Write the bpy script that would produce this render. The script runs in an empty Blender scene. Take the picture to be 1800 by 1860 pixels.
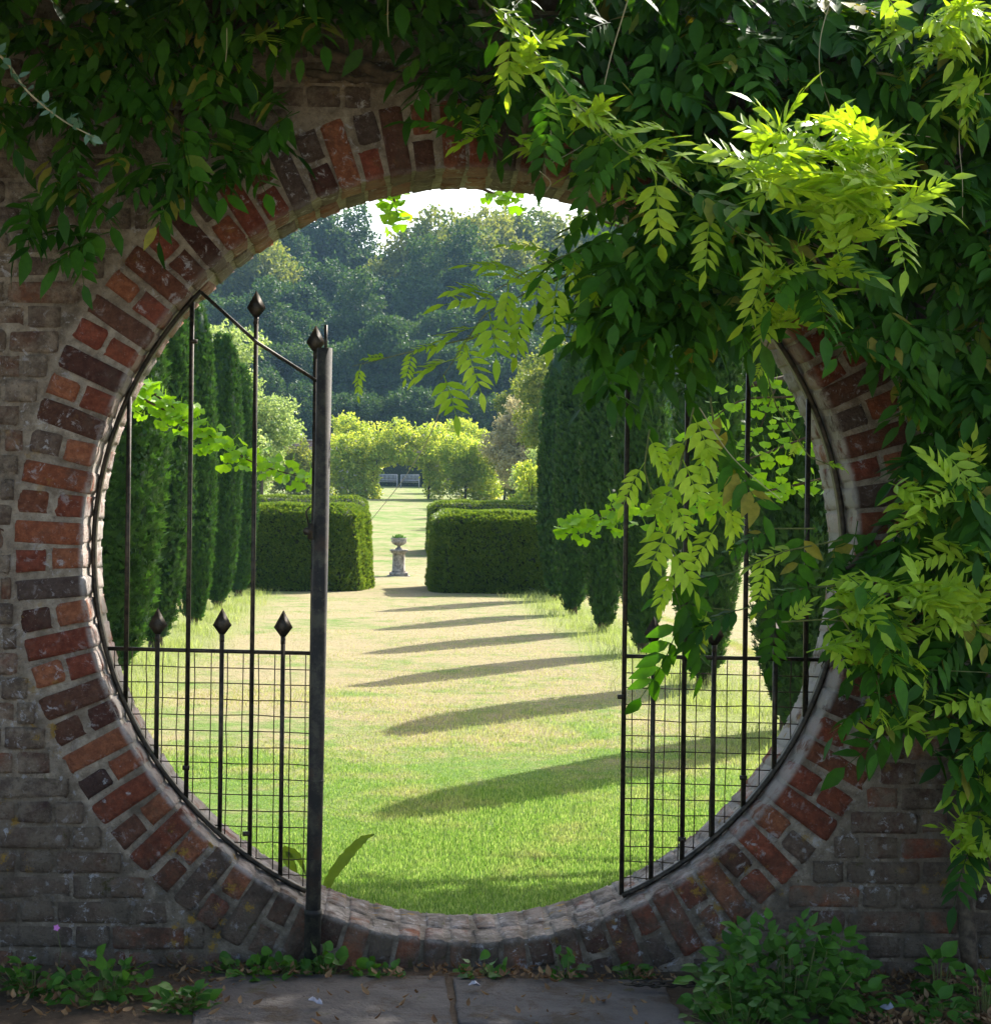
import bpy, bmesh, math, random
import numpy as np
from mathutils import Vector, Matrix

random.seed(7)
rng = np.random.default_rng(7)
rad = math.radians
scene = bpy.context.scene
COL = scene.collection

# ------------------------------------------------------------------ camera
FPX, DW, CAMZ = 3304.0, 5.6, 1.424          # focal length in photo pixels, metres to the wall, eye height
VPX, VPY, ROLL = 690.0, 920.0, rad(0.7)
cam_d = bpy.data.cameras.new('camera')
cam = bpy.data.objects.new('camera', cam_d)
COL.objects.link(cam)
cam.location = (0, -DW, CAMZ)
cam.rotation_euler = (Matrix.Rotation(rad(90), 4, 'X') @ Matrix.Rotation(ROLL, 4, 'Z')).to_euler()
cam_d.sensor_fit = 'HORIZONTAL'
cam_d.sensor_width = 36
cam_d.lens = 36 * FPX / 1800
cam_d.shift_x = (900 - VPX) / 1800
cam_d.shift_y = -(930 - VPY) / 1800
cam_d.clip_start = 0.05
cam_d.clip_end = 3000
scene.camera = cam

# ------------------------------------------------------------------ light
SUN_AZ, SUN_EL = rad(37), rad(41)           # azimuth measured from +Y towards +X
world = bpy.data.worlds.new('World')
scene.world = world
world.use_nodes = True
wn = world.node_tree
sky = wn.nodes.new('ShaderNodeTexSky')
sky.sky_type = 'NISHITA'
sky.sun_disc = False
sky.sun_elevation = SUN_EL
sky.sun_rotation = SUN_AZ
sky.altitude = 50
sky.air_density = 1.0
sky.dust_density = 3.0
sky.ozone_density = 0.6
wn.nodes['Background'].inputs['Strength'].default_value = 0.15
wn.links.new(sky.outputs[0], wn.nodes['Background'].inputs['Color'])
sd = bpy.data.lights.new('sun', 'SUN')
sd.energy = 5.0
sd.angle = rad(0.55)
sd.color = (1.0, 0.94, 0.86)
sun = bpy.data.objects.new('sun', sd)
COL.objects.link(sun)
sun_dir = Vector((math.sin(SUN_AZ) * math.cos(SUN_EL), math.cos(SUN_AZ) * math.cos(SUN_EL), math.sin(SUN_EL)))
sun.rotation_euler = sun_dir.to_track_quat('Z', 'Y').to_euler()
sun.location = (10, 20, 30)
vs = scene.view_settings
vs.view_transform = 'Standard'
vs.look = 'None'
vs.gamma = 1.0
vs.use_curve_mapping = False
vs.exposure = 1.45
scene.render.engine = 'CYCLES'
scene.cycles.use_denoising = True
scene.cycles.max_bounces = 8
scene.cycles.transparent_max_bounces = 8
scene.cycles.volume_bounces = 0
scene.cycles.sample_clamp_indirect = 6.0

# ------------------------------------------------------------------ helpers
CR, SR = math.cos(ROLL), math.sin(ROLL)


def W(px, py, Y):
    """photo pixel + world depth Y -> world point"""
    dx, dy = px - VPX, py - VPY
    ux, uy = dx * CR + dy * SR, -dx * SR + dy * CR
    D = Y + DW
    return np.array([ux / FPX * D, Y, CAMZ - uy / FPX * D])


GD = [-100, 36, 44, 95, 125, 140, 165, 210, 260, 420, 1500]
GZ = [.06, .06, .25, 1.85, 2.7, 3.3, 8.0, 19.0, 23.0, 26.0, 26.0]


def gz(Y):
    return np.interp(np.asarray(Y) + DW, GD, GZ)


def mk(name, V, quads=None, tris=None, mat=None, parent=None, smooth=False, tint=None, link=True):
    V = np.asarray(V, dtype=np.float32).reshape(-1, 3)
    me = bpy.data.meshes.new(name)
    me.vertices.add(len(V))
    me.vertices.foreach_set('co', V.ravel())
    parts, starts, off = [], [], 0
    if quads is not None and len(quads):
        q = np.asarray(quads, dtype=np.int32)
        parts.append(q.ravel()); starts.append(off + 4 * np.arange(len(q))); off += q.size
    if tris is not None and len(tris):
        t = np.asarray(tris, dtype=np.int32)
        parts.append(t.ravel()); starts.append(off + 3 * np.arange(len(t))); off += t.size
    li = np.concatenate(parts); ls = np.concatenate(starts).astype(np.int32)
    me.loops.add(len(li)); me.loops.foreach_set('vertex_index', li)
    me.polygons.add(len(ls)); me.polygons.foreach_set('loop_start', ls)
    if smooth:
        me.polygons.foreach_set('use_smooth', np.ones(len(ls), dtype=bool))
    me.update(calc_edges=True)
    if tint is not None:
        a = me.attributes.new('tint', 'FLOAT', 'POINT')
        a.data.foreach_set('value', np.asarray(tint, dtype=np.float32))
    if mat:
        me.materials.append(mat)
    if not link:
        return me
    return ob(name, me, parent)


def ob(name, me, parent=None):
    o = bpy.data.objects.new(name, me)
    COL.objects.link(o)
    if parent is not None:
        o.parent = parent
    return o


def tag(o, label=None, cat=None, group=None, kind=None):
    if label: o['label'] = label
    if cat: o['category'] = cat
    if group: o['group'] = group
    if kind: o['kind'] = kind
    return o


def empty(name, loc, label=None, cat=None, group=None):
    o = bpy.data.objects.new(name, None)
    COL.objects.link(o)
    o.location = Vector(loc)
    return tag(o, label, cat, group)


class MB:
    """collects shapes into one mesh"""
    def __init__(s):
        s.V, s.Q, s.T, s.n = [], [], [], 0

    def add(s, V, Q=None, T=None):
        V = np.asarray(V, dtype=float).reshape(-1, 3)
        s.V.append(V)
        if Q is not None and len(Q): s.Q.append(np.asarray(Q) + s.n)
        if T is not None and len(T): s.T.append(np.asarray(T) + s.n)
        s.n += len(V)

    def box(s, c, d, R=None):
        x, y, z = np.asarray(d) / 2.0
        V = np.array([[-x, -y, -z], [x, -y, -z], [x, y, -z], [-x, y, -z], [-x, -y, z], [x, -y, z], [x, y, z], [-x, y, z]])
        if R is not None: V = V @ np.asarray(R).T
        s.add(V + np.asarray(c), [[0, 3, 2, 1], [4, 5, 6, 7], [0, 1, 5, 4], [1, 2, 6, 5], [2, 3, 7, 6], [3, 0, 4, 7]])

    def tube(s, P, r, n=8, cap=True):
        P = np.asarray(P, dtype=float)
        r = np.broadcast_to(np.asarray(r, dtype=float), (len(P),))
        Tn = np.gradient(P, axis=0)
        Tn /= np.linalg.norm(Tn, axis=1)[:, None] + 1e-9
        ref = np.array([0.3, 1.0, 0.1]) if abs(Tn[:, 2]).mean() > .7 else np.array([0.1, 0.2, 1.0])
        A = np.cross(Tn, ref); A /= np.linalg.norm(A, axis=1)[:, None] + 1e-9
        B = np.cross(Tn, A)
        a = np.linspace(0, 2 * np.pi, n, endpoint=False)
        V = P[:, None] + r[:, None, None] * (np.cos(a)[None, :, None] * A[:, None] + np.sin(a)[None, :, None] * B[:, None])
        m = len(P)
        i, j = np.meshgrid(np.arange(m - 1), np.arange(n), indexing='ij')
        k = (j + 1) % n
        Q = np.stack([i * n + j, i * n + k, (i + 1) * n + k, (i + 1) * n + j], -1).reshape(-1, 4)
        V = V.reshape(-1, 3); T = []
        if cap:
            V = np.vstack([V, P[0], P[-1]])
            for q in range(n):
                T.append([m * n, (q + 1) % n, q]); T.append([m * n + 1, (m - 1) * n + q, (m - 1) * n + (q + 1) % n])
        s.add(V, Q, T)

    def lathe(s, prof, c, n=16, rmod=None):
        prof = np.asarray(prof, dtype=float)
        a = np.linspace(0, 2 * np.pi, n, endpoint=False)
        m = len(prof)
        rr = np.repeat(prof[:, 0][:, None], n, 1)
        if rmod is not None: rr = rr * rmod(a[None, :], prof[:, 1][:, None])
        V = np.stack([rr * np.cos(a), rr * np.sin(a), np.repeat(prof[:, 1][:, None], n, 1)], -1)
        i, j = np.meshgrid(np.arange(m - 1), np.arange(n), indexing='ij')
        k = (j + 1) % n
        Q = np.stack([i * n + j, i * n + k, (i + 1) * n + k, (i + 1) * n + j], -1).reshape(-1, 4)
        s.add(V.reshape(-1, 3) + np.asarray(c), Q)

    def build(s, name, mat, parent=None, smooth=False, **k):
        return mk(name, np.vstack(s.V), np.vstack(s.Q) if s.Q else None, np.vstack(s.T) if s.T else None, mat, parent, smooth, **k)


def frames(d, up):
    x = d / (np.linalg.norm(d, axis=-1, keepdims=True) + 1e-9)
    z = up - (up * x).sum(-1, keepdims=True) * x
    z = z / (np.linalg.norm(z, axis=-1, keepdims=True) + 1e-9)
    y = np.cross(z, x)
    return np.stack([x, y, z], -1)


def scatter(tV, tQ, R, T, S, tT=None, tint=None, tvar=None):
    """copies of a template as arrays: verts, quads, tris, tint"""
    N, n = len(T), len(tV)
    S = np.asarray(S, dtype=float).reshape(N, -1)
    P = tV[None] * (S[:, None, :] if S.shape[1] == 3 else S[:, None, :1])
    V = np.einsum('nij,nkj->nki', R, P) + T[:, None]
    off = (np.arange(N) * n)[:, None, None]
    Q = (np.asarray(tQ)[None] + off).reshape(-1, 4) if tQ is not None and len(tQ) else None
    Tr = (np.asarray(tT)[None] + off).reshape(-1, 3) if tT is not None and len(tT) else None
    ti = rng.random(N) if tint is None else np.asarray(tint)
    ti = np.repeat(ti, n)
    if tvar is not None: ti = ti + np.tile(tvar, N)
    return V.reshape(-1, 3), Q, Tr, ti


def rdir(N):
    v = rng.normal(size=(N, 3))
    return v / np.linalg.norm(v, axis=1)[:, None]


# ------------------------------------------------------------------ materials
class M:
    def __init__(s, name):
        s.m = bpy.data.materials.new(name)
        s.m.use_nodes = True
        s.t = s.m.node_tree
        s.p = s.t.nodes['Principled BSDF']
        s.out = s.t.nodes['Material Output']

    def n(s, kind, **k):
        nd = s.t.nodes.new('ShaderNode' + kind)
        for a, b in k.items():
            if a.startswith('i_'):
                key = a[2:].replace('_', ' ')
                sock = nd.inputs[key] if key in nd.inputs else nd.inputs[int(a[2:])]
                s.set(sock, b)
            else:
                setattr(nd, a, b)
        return nd

    def set(s, sock, v):
        if isinstance(v, bpy.types.NodeSocket): s.t.links.new(v, sock)
        elif isinstance(v, tuple) and len(v) == 3 and sock.type == 'RGBA': sock.default_value = (*v, 1)
        else: sock.default_value = v

    def pos(s):
        return s.n('NewGeometry').outputs['Position']

    def noise(s, scale, detail=4, rough=.6, vec=None, out='Fac', dist=0):
        nd = s.n('TexNoise')
        s.set(nd.inputs['Vector'], vec if vec is not None else s.pos())
        nd.inputs['Scale'].default_value = scale
        nd.inputs['Detail'].default_value = detail
        nd.inputs['Roughness'].default_value = rough
        nd.inputs['Distortion'].default_value = dist
        return nd.outputs[out]

    def math(s, op, a, b=0.0, c=0.0, clamp=False):
        nd = s.n('Math', operation=op, use_clamp=clamp)
        s.set(nd.inputs[0], a); s.set(nd.inputs[1], b); s.set(nd.inputs[2], c)
        return nd.outputs[0]

    def ramp(s, v, lo, hi, a=0.0, b=1.0):
        nd = s.n('MapRange', interpolation_type='SMOOTHSTEP')
        s.set(nd.inputs[0], v); s.set(nd.inputs[1], lo); s.set(nd.inputs[2], hi); s.set(nd.inputs[3], a); s.set(nd.inputs[4], b)
        return nd.outputs[0]

    def mix(s, f, a, b, blend='MIX'):
        nd = s.n('Mix', data_type='RGBA', blend_type=blend)
        s.set(nd.inputs[0], f); s.set(nd.inputs[6], a); s.set(nd.inputs[7], b)
        return nd.outputs[2]

    def bump(s, h, strength=.4, dist=.01, normal=None):
        nd = s.n('Bump')
        nd.inputs['Strength'].default_value = strength
        nd.inputs['Distance'].default_value = dist
        s.set(nd.inputs['Height'], h)
        if normal is not None: s.set(nd.inputs['Normal'], normal)
        s.set(s.p.inputs['Normal'], nd.outputs[0])
        return nd.outputs[0]

    def col(s, c): s.set(s.p.inputs['Base Color'], c)
    def rough(s, r): s.set(s.p.inputs['Roughness'], r)

    def sep(s):
        nd = s.n('SeparateXYZ'); s.set(nd.inputs[0], s.pos())
        return nd.outputs


def leafmat(name, c1, c2, trans=0.4, tmul=(1.3, 1.25, .6), rough=.45, spec=.35, orand=.5, vein=0):
    m = M(name)
    at = m.n('Attribute', attribute_name='tint').outputs['Fac']
    r = m.n('ObjectInfo').outputs['Random']
    f = m.math('ADD', m.math('MULTIPLY', at, 1 - orand), m.math('MULTIPLY', r, orand))
    c = m.mix(f, c1, c2)
    if vein: c = m.mix(m.ramp(at, .90, .99, 0, .8), c, (.30, .24, .04))
    nz = m.noise(60, 2)
    c = m.mix(m.ramp(nz, .3, .7, 0, .25), c, (c1[0] * .6, c1[1] * .6, c1[2] * .6))
    m.col(c); m.rough(rough)
    m.p.inputs['Specular IOR Level'].default_value = spec
    tr = m.n('BsdfTranslucent')
    m.set(tr.inputs['Color'], m.mix(1.0, c, tmul, 'MULTIPLY'))
    mx = m.n('MixShader')
    mx.inputs[0].default_value = trans
    m.t.links.new(m.p.outputs[0], mx.inputs[1]); m.t.links.new(tr.outputs[0], mx.inputs[2])
    m.t.links.new(mx.outputs[0], m.out.inputs[0])
    return m.m


def plainmat(name, c1, c2, scale=20, rough=.7, bump=.3, bd=.004, metal=0, spec=.3):
    m = M(name)
    nz = m.noise(scale, 6, .65)
    m.col(m.mix(m.ramp(nz, .3, .7), c1, c2)); m.rough(rough)
    m.p.inputs['Metallic'].default_value = metal
    m.p.inputs['Specular IOR Level'].default_value = spec
    if bump: m.bump(nz, bump, bd)
    return m.m


# hole of the moon gate
HC = W(855, 1008, 0)
HX, HZ, HR = HC[0], HC[2], 703 / FPX * DW
TH = 0.39                                    # wall thickness


def grime(m, c):
    """lichen, lime, moss and soot that lie over bricks and mortar"""
    p = m.sep()
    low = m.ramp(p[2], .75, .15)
    # whitish lime on the inner rim of the ring
    rx = m.math('SUBTRACT', p[0], float(HX)); rz = m.math('SUBTRACT', p[2], float(HZ))
    rr = m.math('SQRT', m.math('ADD', m.math('MULTIPLY', rx, rx), m.math('MULTIPLY', rz, rz)))
    rim = m.ramp(rr, HR + .022, HR + .004)
    lime = m.math('MULTIPLY', rim, m.ramp(m.noise(9, 5, .7), .34, .52))
    lime = m.math('MULTIPLY', lime, m.ramp(p[2], 2.2, 1.5, .25, 1.0))
    c = m.mix(m.math('MULTIPLY', lime, .75), c, (.60, .55, .50))
    # old render wash and dirt that evens out the field around the ring and its foot
    pat = m.math('MAXIMUM', m.ramp(rr, HR + .205, HR + .245, 0, .82), m.ramp(p[2], .36, .10, 0, .6))
    pat = m.math('MULTIPLY', pat, m.ramp(m.noise(7, 5, .7), .36, .58, .15, 1.0))
    pc = m.mix(m.ramp(m.noise(11, 7, .75), .34, .66), (.085, .064, .044), (.40, .32, .235))
    pc = m.mix(m.ramp(m.noise(70, 5, .8), .54, .66, 0, .7), pc, (.05, .038, .028))
    pc = m.mix(m.ramp(m.noise(55, 5, .8), .58, .68, 0, .6), pc, (.44, .40, .36))
    c = m.mix(pat, c, pc)
    # pale crusty lichen
    pale = m.ramp(m.noise(26, 6, .75, dist=.6), .55, .64)
    big = m.ramp(m.noise(3.1, 3), .40, .58)
    c = m.mix(m.math('MULTIPLY', m.math('MULTIPLY', pale, big), .85), c, (.52, .49, .49))
    # dark soot and algae near the ground
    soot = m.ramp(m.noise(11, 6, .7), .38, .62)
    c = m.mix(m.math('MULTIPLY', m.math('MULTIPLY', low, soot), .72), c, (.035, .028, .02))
    # green moss
    moss = m.ramp(m.noise(15, 5, .7, dist=.4), .62, .70)
    c = m.mix(m.math('MULTIPLY', moss, m.ramp(p[2], 1.6, .3, .15, .8)), c, (.075, .068, .018))
    # round lichen spots, pale and orange
    vo = m.n('TexVoronoi'); m.set(vo.inputs['Vector'], m.pos()); vo.inputs['Scale'].default_value = 24
    spot = m.math('ADD', vo.outputs['Distance'], m.math('MULTIPLY', m.noise(95, 6, .8), 1.1))
    sp = m.n('SeparateColor'); m.set(sp.inputs[0], vo.outputs['Color'])
    on = m.math('GREATER_THAN', sp.outputs[0], .55)
    sm = m.math('MULTIPLY', m.math('MULTIPLY', m.ramp(spot, .78, .62), on), m.ramp(m.noise(4.3, 2), .40, .55))
    c = m.mix(m.math('MULTIPLY', sm, m.ramp(p[2], 1.0, .5, .1, .85)), c, (.46, .46, .47))
    v2 = m.n('TexVoronoi'); m.set(v2.inputs['Vector'], m.n('VectorMath', operation='ADD', i_0=m.pos(), i_1=(3.3, 1.2, 5.1)).outputs[0])
    v2.inputs['Scale'].default_value = 17
    s2 = m.math('ADD', v2.outputs['Distance'], m.math('MULTIPLY', m.noise(85, 6, .8), 1.5))
    om = m.math('MULTIPLY', m.ramp(s2, 1.02, .84), m.ramp(m.noise(3.6, 2, vec=m.n('VectorMath', operation='ADD', i_0=m.pos(), i_1=(7.3, 1.2, 2.1)).outputs[0]), .53, .62))
    c = m.mix(m.math('MULTIPLY', om, m.ramp(p[2], 1.9, .5, .25, .9)), c, (.34, .205, .035))
    return c


def brick_mat():
    m = M('old_brick')
    oi = m.n('ObjectInfo')
    c = oi.outputs['Color']
    f = m.noise(42, 6, .7)
    c = m.mix(m.ramp(f, .35, .7), m.mix(1.0, c, (.55, .5, .5), 'MULTIPLY'), c)
    c = m.mix(m.ramp(m.noise(120, 4, .75), .58, .70, 0, .45), c, (.04, .026, .02))
    c = m.mix(m.ramp(m.noise(75, 5, .75), .60, .70, 0, .55), c, (.46, .36, .30))
    blot = m.ramp(m.noise(8, 5, .7), .52, .66)
    c = m.mix(m.math('MULTIPLY', blot, .45), c, (.11, .075, .055))
    c = grime(m, c)
    m.col(c); m.rough(.9); m.p.inputs['Specular IOR Level'].default_value = .2
    m.bump(m.math('ADD', m.noise(90, 6, .75), m.math('MULTIPLY', m.noise(24, 6, .72), 1.8)), 1.0, .014)
    return m.m


def mortar_mat():
    m = M('lime_mortar')
    f = m.noise(30, 6, .7)
    c = m.mix(m.ramp(f, .3, .7), (.22, .175, .13), (.52, .44, .34))
    c = m.mix(m.ramp(m.noise(110, 4, .75), .58, .70, 0, .6), c, (.09, .065, .045))
    c = m.mix(m.ramp(m.noise(5, 4), .45, .65, 0, .6), c, (.13, .095, .065))
    c = grime(m, c)
    m.col(c); m.rough(.95); m.p.inputs['Specular IOR Level'].default_value = .15
    m.bump(m.math('ADD', m.noise(140, 5, .8), m.math('MULTIPLY', m.noise(28, 6, .7), 1.6)), 1.0, .012)
    return m.m


MBRICK, MMORTAR = brick_mat(), mortar_mat()
MIRON = plainmat('black_iron', (.018, .016, .013), (.075, .06, .042), 45, .5, .4, .002, .6)
MWIRE = plainmat('rusty_wire', (.02, .016, .012), (.06, .035, .02), 60, .6, .3, .001, .4)


def pipe_mat():
    m = M('weathered_pipe')
    a = m.noise(14, 7, .75); b = m.noise(55, 5, .7)
    c = m.mix(m.ramp(a, .42, .62), (.010, .009, .008), (.055, .05, .034))
    c = m.mix(m.ramp(b, .60, .70, 0, .6), c, (.15, .13, .075))
    c = m.mix(m.ramp(m.noise(9, 4), .58, .7, 0, .7), c, (.045, .022, .012))
    m.col(c); m.rough(.8); m.p.inputs['Metallic'].default_value = 0
    m.bump(b, .4, .002)
    return m.m


MPIPE = pipe_mat()
MBARK = plainmat('brown_bark', (.03, .022, .014), (.12, .09, .06), 30, .9, .6, .008)
MSTEM = plainmat('green_stem', (.07, .10, .025), (.16, .17, .05), 40, .6, .2, .001)
MPALESTEM = plainmat('pale_tendril', (.28, .26, .13), (.36, .30, .20), 40, .6, .1, .001)
MSTONE = plainmat('weathered_stone', (.12, .10, .085), (.42, .38, .32), 14, .9, .5, .01)
MWOODGREY = plainmat('silvered_wood', (.22, .23, .25), (.36, .36, .38), 8, .8, .2, .004)
MYEW = leafmat('yew_needles', (.018, .060, .016), (.065, .155, .025), .3, (1.3, 1.3, .6), .5, .3, .15)
MYEWCORE = plainmat('yew_inside', (.012, .02, .008), (.02, .03, .01), 20, .95, .5, .02)
MHEDGE = leafmat('hedge_needles', (.055, .12, .018), (.20, .28, .04), .42, (1.35, 1.25, .5), .5, .3, .1)
MWIST = leafmat('wisteria_leaf', (.010, .052, .003), (.085, .245, .012), .34, (1.6, 1.5, .3), .55, .2, .35, 1)
MWISTY = leafmat('wisteria_young_leaf', (.22, .42, .012), (.50, .66, .06), .5, (1.1, 1.05, .4), .42, .35, .4)
MGINK = leafmat('ginkgo_leaf', (.14, .34, .010), (.30, .52, .03), .55, (1.3, 1.25, .4), .45, .3, .4)
MWEED = leafmat('weed_leaf', (.022, .085, .008), (.08, .20, .018), .3, (1.3, 1.3, .5), .5, .22, .2)
MARCH = leafmat('climber_leaf', (.20, .34, .035), (.58, .62, .12), .5, (1.3, 1.2, .6), .5, .3, .1)
MPALE = leafmat('pale_leaf', (.20, .30, .09), (.46, .54, .25), .45, (1.2, 1.2, .7), .5, .3, .1)
MPINK = leafmat('bronze_leaf', (.28, .29, .15), (.58, .52, .36), .42, (1.2, 1.1, .7), .5, .3, .1)
MDARKTREE = leafmat('dark_tree_leaf', (.020, .062, .022), (.095, .165, .036), .3, (1.3, 1.3, .6), .6, .2, .3)
MOAK = leafmat('broad_tree_leaf', (.07, .14, .024), (.33, .35, .07), .4, (1.3, 1.2, .6), .6, .2, .3)
MDRY = leafmat('dead_leaf', (.09, .045, .02), (.32, .21, .11), .2, (1.1, 1, .8), .8, .15, .1)


# ------------------------------------------------------------------ ground
def lawn_colour(m):
    p = m.sep()
    big = m.noise(.55, 4, .6); fine = m.noise(9, 4, .7); mid = m.noise(2.6, 4, .6)
    far = m.ramp(p[1], -.5, 8.0)                    # the ground by the wall stays moist, the open lawn is parched
    far = m.math('SUBTRACT', far, m.math('MULTIPLY', m.ramp(p[1], 24, 45), .35))
    v = m.math('ADD', far, m.math('MULTIPLY', m.math('SUBTRACT', big, .5), 2.2))
    v = m.math('ADD', v, m.math('MULTIPLY', m.math('SUBTRACT', mid, .5), 2.0))
    v = m.math('ADD', v, m.math('MULTIPLY', m.math('SUBTRACT', fine, .5), 1.3))
    dry = m.ramp(v, .15, 1.2)
    # the uncut strips under the yews
    strip = m.math('MAXIMUM', m.ramp(m.math('ABSOLUTE', m.math('ADD', p[0], 2.0)), .75, .2), m.ramp(m.math('ABSOLUTE', m.math('SUBTRACT', p[0], 2.45)), .8, .25))
    c = m.mix(dry, (.115, .20, .036), (.30, .25, .14))
    c = m.mix(m.math('MULTIPLY', strip, .8), c, (.19, .23, .065))
    c = m.mix(m.ramp(m.noise(38, 3, .7), .35, .7, 0, .45), c, m.mix(1.0, c, (.55, .6, .5), 'MULTIPLY'))
    return c


def lawn_mat():
    m = M('lawn_turf')
    c = lawn_colour(m)
    m.col(c); m.rough(.95); m.p.inputs['Specular IOR Level'].default_value = .1
    m.bump(m.math('ADD', m.noise(60, 5, .8), m.math('MULTIPLY', m.noise(7, 4), 3)), .8, .02)
    return m.m


def blade_mat():
    m = M('grass_blade')
    c = lawn_colour(m)
    at = m.n('Attribute', attribute_name='tint').outputs['Fac']
    c = m.mix(1.0, m.mix(m.math('MULTIPLY', at, .6), c, (.40, .44, .19)), (1.2, 1.25, 1.15), 'MULTIPLY')
    m.col(c); m.rough(.5); m.p.inputs['Specular IOR Level'].default_value = .3
    tr = m.n('BsdfTranslucent'); m.set(tr.inputs['Color'], m.mix(1.0, c, (1.1, 1.15, .75), 'MULTIPLY'))
    mx = m.n('MixShader'); mx.inputs[0].default_value = .45
    m.t.links.new(m.p.outputs[0], mx.inputs[1]); m.t.links.new(tr.outputs[0], mx.inputs[2])
    m.t.links.new(mx.outputs[0], m.out.inputs[0])
    return m.m


def soil_mat():
    m = M('soil')
    c = m.mix(m.noise(12, 6, .7), (.05, .037, .026), (.17, .125, .085))
    c = m.mix(m.ramp(m.noise(40, 4, .7), .55, .7, 0, .6), c, (.22, .17, .11))
    far = m.ramp(m.sep()[1], -1.2, -3.0)  # out-of-view ground, made paler to bounce warm light onto the wall
    c = m.mix(far, c, m.mix(m.noise(1.2, 5), (.24, .21, .11), (.40, .33, .21)))
    m.col(c); m.rough(.95); m.p.inputs['Specular IOR Level'].default_value = .1
    m.bump(m.math('ADD', m.noise(50, 6, .8), m.noise(9, 4)), .9, .02)
    return m.m


MLAWN, MBLADE, MSOIL = lawn_mat(), blade_mat(), soil_mat()
# front court
xs = np.concatenate([np.linspace(-200, -4, 14), np.linspace(-3.5, 4, 61), np.linspace(5, 200, 14)])
ys = np.concatenate([np.linspace(-300, -4, 14), np.linspace(-3, .2, 36)])


def sheet(name, xs, ys, zf, mat):
    X, Y = np.meshgrid(xs, ys, indexing='ij')
    Z = zf(X, Y)
    n, k = X.shape
    i, j = np.meshgrid(np.arange(n - 1), np.arange(k - 1), indexing='ij')
    Q = np.stack([i * k + j, (i + 1) * k + j, (i + 1) * k + j + 1, i * k + j + 1], -1).reshape(-1, 4)
    return mk(name, np.stack([X, Y, Z], -1).reshape(-1, 3), Q, None, mat, smooth=True)


def wav(X, Y, s, a):
    return a * (np.sin(X * s * 1.3 + 1.1 * np.sin(Y * s)) + np.sin(Y * s * 1.7 + .7 * np.sin(X * s * 2.1) + 2))


tag(sheet('ground', xs, ys, lambda X, Y: wav(X, Y, 5, .006) - .004, MSOIL), kind='structure')
xs = np.concatenate([np.linspace(-500, -60, 12), np.linspace(-50, 50, 61), np.linspace(60, 500, 12)])
ys = np.concatenate([np.linspace(.2, 30, 120), np.linspace(31, 260, 120), np.linspace(280, 1500, 12)])
tag(sheet('lawn', xs, ys, lambda X, Y: gz(Y) + wav(X, Y, 1.1, .008) + np.clip((Y - 120) / 60, 0, 1) * wav(X, Y, .06, 1.2), MLAWN), kind='structure')

# ------------------------------------------------------------------ the wall
MBACKWALL = None
wall = empty('garden_wall', (HX, 0, 0), 'old red brick garden wall with a large round moon gate opening', 'wall')
WX0, WX1, WZ0, WZ1 = -7.0, 8.0, -.35, 3.12


def loc(v):          # world -> wall local
    return np.asarray(v, dtype=float) - np.array([HX, 0, 0])


def wall_core():
    mb = MB()
    n = 190
    a = np.linspace(0, 2 * np.pi, n, endpoint=False)
    rc = HR + .006
    ca, sa = np.cos(a), np.sin(a)
    with np.errstate(divide='ignore'):
        tx = np.where(ca > 0, (WX1 - HX) / ca, (WX0 - HX) / ca)
        tz = np.where(sa > 0, (WZ1 - HZ) / sa, (WZ0 - HZ) / sa)
    ro = np.minimum(np.abs(tx), np.abs(tz))
    rings = [np.full(n, rc), np.full(n, HR + .25), np.minimum(ro, HR + .5), ro]
    for Yf, flip in ((.008, 0), (TH - .006, 1)):
        V = np.concatenate([np.stack([HX + r * ca, np.full(n, Yf), HZ + r * sa], -1) for r in rings])
        Q = []
        for k in range(3):
            for j in range(n):
                q = [k * n + j, k * n + (j + 1) % n, (k + 1) * n + (j + 1) % n, (k + 1) * n + j]
                Q.append(q[::-1] if flip else q)
        mb.add(loc(V), Q)
    ymid = np.linspace(.008, TH - .006, 4)
    V = np.concatenate([np.stack([HX + rc * ca, np.full(n, y), HZ + rc * sa], -1) for y in ymid])
    mb.add(loc(V), [[k * n + j, (k + 1) * n + j, (k + 1) * n + (j + 1) % n, k * n + (j + 1) % n] for k in range(3) for j in range(n)])
    mb.box(loc([(WX0 + WX1) / 2, TH / 2, WZ1 + .03]), (WX1 - WX0, TH + .06, .06))
    return mb.build('mortar', MMORTAR, wall, smooth=False)


core = wall_core()


def brick_mesh(L, Dp, H, seed, name='brick', wear=1.0, wedge=0.0):
    """worn brick: length along x, depth along y (face at y=0, going +y), height along z"""
    r = np.random.default_rng(seed)
    bm = bmesh.new()
    bmesh.ops.create_cube(bm, size=1.0)
    bmesh.ops.subdivide_edges(bm, edges=bm.edges[:], cuts=2, use_grid_fill=True)
    e = .0034 * wear
    hd = np.array([L, Dp, H]) / 2
    for v in bm.verts:
        c = np.array(v.co)
        ext = np.abs(c) > .499
        p = np.where(ext, np.sign(c) * hd, 0)
        for k in range(3):
            if not ext[k]: p[k] = np.sign(c[k]) * (hd[k] - min(.016, hd[k] * .45))
        if ext.sum() >= 2:
            p -= np.where(ext, np.sign(c) * e * r.uniform(.5, 1.5 + .7 * (ext.sum() == 3), 3), 0)
        p += r.normal(size=3) * (.0024 if ext.sum() >= 2 else .0012) * wear
        if ext[1] and c[1] > 0: p[1] = hd[1]
        p[2] *= 1 + wedge * p[0] / L
        v.co = p + np.array([0, hd[1], 0])
    me = bpy.data.meshes.new(name)
    bm.to_mesh(me); bm.free()
    me.polygons.foreach_set('use_smooth', np.ones(len(me.polygons), dtype=bool))
    me.materials.append(MBRICK)
    return me


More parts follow.
